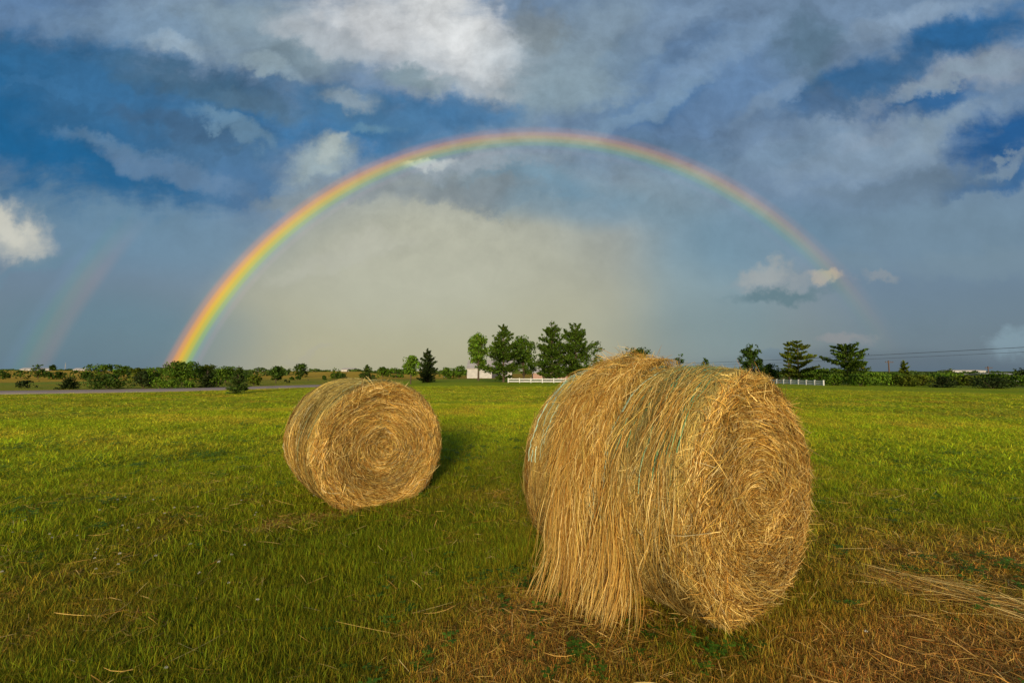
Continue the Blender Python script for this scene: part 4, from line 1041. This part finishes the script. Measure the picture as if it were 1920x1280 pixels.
tree('broadleaf_tree', 'green tree at the left shoulder of the roadside thicket', 'round', 290, top=688, w=46, depth=52, col='mid', crown_lo=0.0, group=G3)
tree('broadleaf_tree', 'largest domed tree of the thicket at the foot of the rainbow', 'round', 342, top=676, w=80, depth=50, col='mid', crown_lo=0.02, group=G3, opts={'lobes': 15})
tree('broadleaf_tree', 'tree close right of the largest domed tree in the thicket', 'round', 384, top=683, w=50, depth=54, col='olive', crown_lo=0.0, group=G3)
tree('bush', 'bright low bush at the left front of the thicket', 'bush', 300, 728, 709, 34, col='bright', cat='bush', group=G3)
tree('bush', 'bright rounded bush in the front middle of the thicket', 'bush', 322, 728, 712, 28, col='bright', cat='bush', group=G3)
tree('bush', 'low light green bush by the road under the largest domed tree', 'bush', 352, 727, 714, 36, col='bright', cat='bush', group=G3)
tree('young_spruce', 'dark pointed evergreen inside the roadside thicket', 'spruce', 388, 726.5, 692, 28, col='black', crown_lo=0.0, group=G3)
tree('bush', 'bush at the right end of the thicket near the young spruce', 'bush', 408, 726, 706, 30, col='mid', cat='bush', group=G3)
tree('broadleaf_tree', 'tree behind the young spruce by the road', 'round', 424, top=686, w=46, depth=62, col='mid', crown_lo=0.0, group=G3)
tree('bush', 'scrubby olive bush right of the young spruce by the road', 'bush', 476, 722, 702, 30, col='olive', cat='bush', group=G3, opts={'gap': 0.46})
tree('bush', 'dark bush close behind the scrubby olive bush', 'bush', 462, 712, 700, 26, col='dark', cat='bush', group=G3)
G4 = 'lone trees and shrubs on the golden slope'
tree('broadleaf_tree', 'leaning dark green tree on the golden slope, leftmost there', 'round', 517, 718.5, 686, 32, col='dark', crown_lo=0.12, group=G4, opts={'gap': 0.44})
tree('bush', 'tiny dark round shrub near the foot of the leftmost slope tree', 'bush', 538, 717.5, 711, 11, col='black', cat='bush', group=G4)
tree('broadleaf_tree', 'full round dark tree alone on the golden slope', 'round', 564, 707, 681, 34, col='dark', crown_lo=0.0, group=G4, opts={'lobes': 12})
tree('bush', 'small shrub at the left foot of the full round tree', 'bush', 547, 712, 706.5, 9, col='dark', cat='bush', group=G4)
tree('bush', 'small shrub right below the full round tree', 'bush', 558, 712, 705, 11, col='dark', cat='bush', group=G4)
tree('bush', 'small pale shrub right of the full round tree', 'bush', 578, 713, 708, 9, col='olive', cat='bush', group=G4)
tree('bush', 'small upright dark shrub midway along the golden slope', 'bush', 608, 712.5, 704, 9, col='dark', cat='bush', group=G4)
tree('broadleaf_tree', 'clump like green tree above the left bale on the slope', 'round', 628, 711.5, 690, 28, col='mid', crown_lo=0.0, group=G4)
tree('bush', 'broad low bush against the right side of the clump like tree', 'bush', 643, 711.5, 699, 24, col='dark', cat='bush', group=G4)
tree('bush', 'bush right of the blue green spruce above the left bale', 'bush', 718, 707.5, 687, 28, col='mid', cat='bush', group=G4)
tree('bush', 'wide bush left of the small bright round tree', 'bush', 743, 708, 689, 38, col='mid', cat='bush', group=G4)
tree('bush', 'green bush right of the dark spruce, left of the barn', 'bush', 838, top=688, w=34, depth=125, col='mid', cat='bush')
tree('broadleaf_tree', 'rounded tree close to the left end of the white barn', 'round', 861, top=685, w=34, depth=125, col='mid', crown_lo=0.0)
# hedgerow far left
G5 = 'hedgerow at the foot of the far golden field'
for px, tp, w, nm, lb in ((6, 694, 34, 'bush', 'dark hedge bush at the left edge of the photo'), (41, 693.5, 32, 'bush', 'hedge bush left of the twin topped tree'),
        (72, 682, 26, 'tree', 'tall twin topped tree in the far left hedgerow'), (92, 697, 26, 'bush', 'low hedge bush right of the twin topped tree'),
        (113, 696, 24, 'bush', 'hedge bush below the thin mast'), (143, 693.5, 28, 'bush', 'dark rounded hedge bush between the mast and the round green tree'), (163, 696, 22, 'bush', 'last hedge bush before the round green tree')):
    tree('broadleaf_tree' if nm == 'tree' else 'bush', lb, 'round' if nm == 'tree' else 'bush', px, top=tp, w=w, depth=150, col='dark', crown_lo=0.0, group=G5, cat=nm, n=420)
tree('broadleaf_tree', 'small dark tree on the far left skyline among white houses', 'round', 98, top=684, w=13, depth=560, col='dark', crown_lo=0.0, n=200)

# distant belts of wood on the skyline: masses
def woods(name, spec, label, seed):
    g = RS(seed); P, D, S = [], [], []
    for px0, px1, depth, top, rag, k in spec:
        px = g.uniform(px0, px1, k); dp = depth * g.uniform(0.96, 1.04, k); u = (px - CX) / F
        x = u * dp; y = dp; zt = z_at(top, depth); z0 = float(ground_z(*along((px0 + px1) / 2, depth))) - 0.3
        crown = zt - rag * depth / F * (0.15 + 1.0 * vnoise(np.stack([px / 11, px * 0, px * 0 + seed], -1), 3)) - rag * 0.3 * depth / F * vnoise(np.stack([px / 3.5, px * 0, px * 0 + 1.], -1), 4)
        q = g.uniform(0, 1, k) ** 0.6; P.append(np.stack([x, y, z0 + (crown - z0) * q], -1)); d = g.normal(0, 1, (k, 3)) + [0, -.4, .5]; D.append(d / np.linalg.norm(d, axis=1)[:, None]); S.append(np.full(k, 1.5 * depth / 427))
    P, D, S = map(np.concatenate, (P, D, S)); c = np.array(GREENS['far']) * g.uniform(.6, 1.4, (len(P), 1)) * (0.7 + 0.6 * fbm(P / (S[:, None] * 5), 2, 4))[:, None]
    V, Q, c = leaf_cards(P, D, S, g, c); tag(mesh_np(name, V, Q, M_leaf, attrs={'col': c}, smooth=False), label, 'woodland', kind='stuff')
woods('distant_wood', [(0, 170, 640, 690.5, 3, 800), (240, 540, 210, 685, 8, 2600), (400, 470, 160, 687, 6, 700), (525, 545, 230, 686, 6, 200), (580, 620, 330, 690, 5, 250),
      (655, 700, 400, 690, 4, 300), (695, 770, 260, 689, 6, 700), (790, 900, 300, 690, 6, 700)], 'distant woods on the skyline left of the barn', 5)
woods('distant_wood', [(1090, 1260, 130, 679, 10, 1500), (1420, 1930, 330, 693, 5, 3600), (1450, 1930, 120, 703, 13, 4200), (1880, 1960, 90, 695, 8, 600)], 'distant woods on the skyline right of the barn', 6)

# ------------------------------------------------------------------ white fences
def fence(px0, px1, base0, base1, top_px, nposts, rails, label, name='white_fence'):
    a = np.array(at(px0, base0)); b = np.array(at(px1, base1)); root = empty(name, (*a, float(ground_z(*a)))); tag(root, label, 'fence', 'white rail fences')
    H = top_px / F * a[1]; dxy = b - a; L = np.hypot(*dxy); ang = math.atan2(dxy[1], dxy[0]); z0 = float(ground_z(*a))
    for i in range(nposts):
        p = dxy * i / (nposts - 1); z = float(ground_z(*(a + p))) - z0
        MB().box((p[0], p[1], z + H / 2 - 0.05), (0.13, 0.13, H + 0.1), ang).box((p[0], p[1], z + H + 0.02), (0.16, 0.16, 0.04), ang).build('post', M_white, root)
    zs = np.array([float(ground_z(*(a + dxy * i / (nposts - 1)))) - z0 for i in range(nposts)])
    for r in rails:
        mb = MB()
        for i in range(nposts - 1):
            p0 = dxy * i / (nposts - 1); p1 = dxy * (i + 1) / (nposts - 1); z = H * r + (zs[i] + zs[i + 1]) / 2
            mb.box((*((p0 + p1) / 2), z), (L / (nposts - 1) - 0.175, 0.05, 0.11 if len(rails) == 3 else 0.13), ang)
        mb.build('rail', M_white, root)
fence(953, 1125, 717, 717.5, 8.0, 9, (0.28, 0.82), 'white two rail fence running under the middle pines')
fence(1400, 1544, 717, 722.5, 7.0, 12, (0.18, 0.50, 0.86), 'white three rail fence between the big bale and the spreading pine')

# ------------------------------------------------------------------ barn and small far buildings
M_tin = principled('white_barn_siding', (0.50, 0.48, 0.45), 0.6, 0.3, (0.8, (0.38, 0.37, 0.35)))
M_roof = principled('pale_metal_roof', (0.50, 0.45, 0.40), 0.6, 0.3, (0.5, (0.38, 0.34, 0.30)))
M_brick = principled('pale_red_wall', (0.36, 0.22, 0.17), 0.9, 0.1, (2.0, (0.42, 0.28, 0.22)))
M_dark = principled('dark_opening', (0.03, 0.03, 0.035), 0.6, 0.3)
def house(name, px, depth, Wd, Dp, eave, ridge, wall, roof, label, rz=0.0, cat='house', openings=(), zoff=0.0, group=None):
    x, y = along(px, depth); root = empty(name, (x, y, float(ground_z(x, y)) + zoff), rz); tag(root, label, cat, group)
    w, d = Wd / 2, Dp / 2
    V = np.array([(-w, -d, -1), (w, -d, -1), (w, d, -1), (-w, d, -1), (-w, -d, eave), (w, -d, eave), (w, d, eave), (-w, d, eave), (-w, 0, ridge), (w, 0, ridge)], float)
    mesh_np('wall', V, [(0, 1, 5, 4), (2, 3, 7, 6), (1, 2, 6, 5), (3, 0, 4, 7)], wall, root, smooth=False, tris=[(5, 6, 9), (7, 4, 8)])
    o = 0.35; t = 0.15; sl = (ridge - eave) / d; mb = MB()
    for s in (-1, 1):
        e = (s * (d + o), eave - sl * o + 0.02); r = (s * 0.0, ridge + 0.02)
        P = [(-w - o, e[0], e[1]), (w + o, e[0], e[1]), (w + o, r[0], r[1]), (-w - o, r[0], r[1])]; P = P + [(a, b, c + t) for a, b, c in P]
        mb.add(P, [(0, 3, 2, 1), (4, 5, 6, 7), (0, 1, 5, 4), (1, 2, 6, 5), (3, 0, 4, 7)])
    mb.build('roof', roof, root)
    for nm, ox, oz, ow, oh in openings:
        MB().box((ox, -d - 0.03, oz), (ow, 0.06, oh)).build(nm, M_dark, root)
    return root
def barn():
    dp = 165; z0 = float(ground_z(*along(950, dp))); e = z_at(690.5, dp) - z0; r = z_at(675, dp + 9) - z0
    W_ = (962 - 878) / F * dp
    house('barn', 920, dp + 9, W_, 18, e, r, M_tin, M_roof, 'long white metal barn half hidden by the middle trees', cat='barn',
          openings=(('door', W_ * .15, e * .42 - .2, 3.4, e * .84), ('window', W_ * .36, e * .6, 1.4, .9)))
    house('farmhouse', 1030, 140, 11, 7, z_at(699, 140) - float(ground_z(*along(1043, 140))), z_at(692, 140) - float(ground_z(*along(1043, 140))), M_brick, M_roof,
          'small reddish farm building seen under the tallest pine', cat='shed', openings=(('door', 1.2, .8, 1.0, 1.9), ('window', -1.6, 1.2, 1.1, .8)))
barn()
GH = 'small white houses on the far left skyline'
for px, w, lb in ((48, 9, 'leftmost white house on the far skyline'), (58, 7, 'white house between the leftmost one and the twin topped tree'), (80, 9, 'white house close right of the twin topped tree'),
                  (91, 8, 'white house beside the small dark skyline tree'), (148, 9, 'white house right of the thin mast'), (157, 10, 'rightmost white house, near the round green tree')):
    dp = 600; house('house', px, dp, w, 8, 2.6, 4.4, M_tin, M_roof, lb, rz=0.3 * math.sin(px), group=GH, openings=(('window', -w * .25, 1.3, 1.2, 1.0), ('window', w * .25, 1.3, 1.2, 1.0)), zoff=-0.8 if px > 70 else -0.5)
house('house', 655, 420, 12, 9, 2.4, 3.8, M_tin, M_roof, 'pale flat looking house on the crest of the golden slope', openings=(('door', 0, 1, 1.2, 2.0),), zoff=-0.3)
house('shed', 1859, 100, 6.5, 5, z_at(703, 100) + 1.4 + 0.5, z_at(700.5, 100) + 1.4 + .5, M_tin, M_roof, 'white shed roof showing beside the small utility pole', cat='shed', openings=(('door', 0, 1.2, 1.2, 2.0),), zoff=float(-1.9 - ground_z(*along(1859, 100))) )
house('shed', 1826, 110, 5, 5, z_at(708, 110) + 1.9, z_at(702, 110) + 1.9, M_roof, M_roof, 'tan shed half hidden in the hedge left of the white shed', cat='shed', openings=(('door', 0, 1.2, 1.2, 2.0),), zoff=float(-1.9 - ground_z(*along(1826, 110))))
house('warehouse', 1803, 900, 70, 30, z_at(693.5, 900) + 3, z_at(692, 900) + 3, M_tin, M_roof, 'long pale building far away on the right skyline', cat='building', openings=(('door', -10, 3, 6, 5), ('door', 14, 3, 6, 5)), zoff=float(-4.2 - ground_z(*along(1803, 900))))

# radio mast, green road sign, boulders
def mast():
    x, y = along(122, 700); z = float(ground_z(x, y)); h = z_at(681, 700) - z; root = empty('radio_mast', (x, y, z)); tag(root, 'thin pale radio mast on the far left skyline', 'mast')
    mb = MB()
    for i in range(3):
        a = i * 2.094; mb.tube([(math.cos(a) * .7, math.sin(a) * .7, 0), (math.cos(a) * .3, math.sin(a) * .3, h)], 0.16, 4)
    for k in range(6): 
        q = k / 6; r = .7 - .4 * q; mb.tube([(math.cos(a) * r, math.sin(a) * r, h * q) for a in (0, 2.094, 4.188, 6.283)], 0.08, 4)
    mb.build('lattice', M_tin, root); MB().tube([(0, 0, h), (0, 0, h + 2)], 0.12, 4).build('antenna', M_tin, root)
mast()
def sign():
    x, y = along(1573, 60); z = float(ground_z(x, y)); root = empty('road_sign', (x, y, z)); tag(root, 'small green road sign left of the spreading pine trunk', 'sign')
    m = principled('green_sign_face', (0.01, 0.30, 0.16), 0.4, 0.4); zc = z_at(706, 60) - z
    MB().box((0, -0.05, zc), (0.62, 0.03, 0.18)).build('panel', m, root)
    for s in (-1, 1): MB().box((s * .22, 0, zc / 2), (0.05, 0.05, zc + 0.15)).build('post', M_wood, root)
sign()
def boulders():
    m = principled('pale_stone', (0.55, 0.50, 0.44), 0.9, 0.1, (6.0, (0.42, 0.36, 0.30))); g = RS(4)
    for px, py, r, lb, mm in ((843, 706.5, 0.55, 'pale boulder in the grass between the dark spruce and the barn', m), (833, 707, 0.35, 'smaller stone left of the pale boulder', m)):
        x, y = at(px, py); th = np.linspace(0, np.pi, 12); ph = np.linspace(0, 2 * np.pi, 18, endpoint=False); A, B = np.meshgrid(th, ph, indexing='ij')
        D = np.stack([np.sin(A) * np.cos(B), np.sin(A) * np.sin(B), np.cos(A)], -1); P = D * r * (0.75 + 0.5 * fbm(D * 1.7 + px, 3, 3))[..., None] * [1.3, 1, .7]
        P[..., 2] += r * .25
        i, j = np.meshgrid(np.arange(11), np.arange(18), indexing='ij'); Q = np.stack([i * 18 + j, (i + 1) * 18 + j, (i + 1) * 18 + (j + 1) % 18, i * 18 + (j + 1) % 18], -1).reshape(-1, 4)
        o = mesh_np('boulder', P.reshape(-1, 3), Q, mm); o.location = (x, y, float(ground_z(x, y))); tag(o, lb, 'boulder')
boulders()

# ------------------------------------------------------------------ utility poles and wires
def pole(px, depth, top, arm, label, dz=0.0):
    x, y = along(px, depth); z = float(ground_z(x, y)); H = z_at(top, depth) - z; root = empty('utility_pole', (x, y, z)); tag(root, label, 'utility pole', 'wooden utility poles')
    MB().tube([(0, 0, -.3), (0, 0, H)], [0.26, 0.2], 8).build('post', M_wood, root, smooth=True)
    MB().box((0, -0.28, H - 0.75), (arm, 0.16, 0.22)).build('crossarm', M_wood, root)
    for s in (-1, -.45, .45, 1):
        MB().tube([(s * arm * .46, -.28, H - .64), (s * arm * .46, -.28, H - .3)], [.08, .05], 6).build('insulator', M_wire, root, smooth=True)
    return (x, y, z + H)
pole(1667, 170, 675.5, 3.2, 'taller wooden utility pole with a crossarm, left of the thin pointed tree')
pole(1853, 200, 686.5, 3.4, 'smaller wooden utility pole behind the hedge near the right edge')
def wire(pts, label, r=0.028):
    P = []
    for (a, b) in zip(pts[:-1], pts[1:]):
        xa, ya = along(a[0], a[2]); xb, yb = along(b[0], b[2]); A = np.array([xa, ya, z_at(a[1], a[2])]); B = np.array([xb, yb, z_at(b[1], b[2])])
        t = np.linspace(0, 1, 24)[:, None]; P.append((A + (B - A) * t - np.array([0, 0, 1.]) * (a[3] * 4 * t * (1 - t)))[:-1])
    P = np.concatenate(P + [B[None]]); MBo = MB().tube(P, r, 5); o = MBo.build('power_line', M_wire, None, smooth=True); tag(o, label, 'power line', 'overhead wires')
wire([(2120, 640, 42, 0.35), (1180, 684, 130, 0.35)], 'upper overhead wire crossing the sky at right')
wire([(2120, 650, 42, 0.4), (1180, 687, 130, 0.4)], 'lower overhead wire just beneath the upper one', 0.018)
def end_pole(px, depth, top, label):
    return pole(px, depth, top, 2.4, label)
end_pole(2120, 42, 636, 'near utility pole just outside the right edge carrying the overhead wires')
end_pole(1180, 130, 681, 'utility pole hidden behind the big bale carrying the overhead wires')
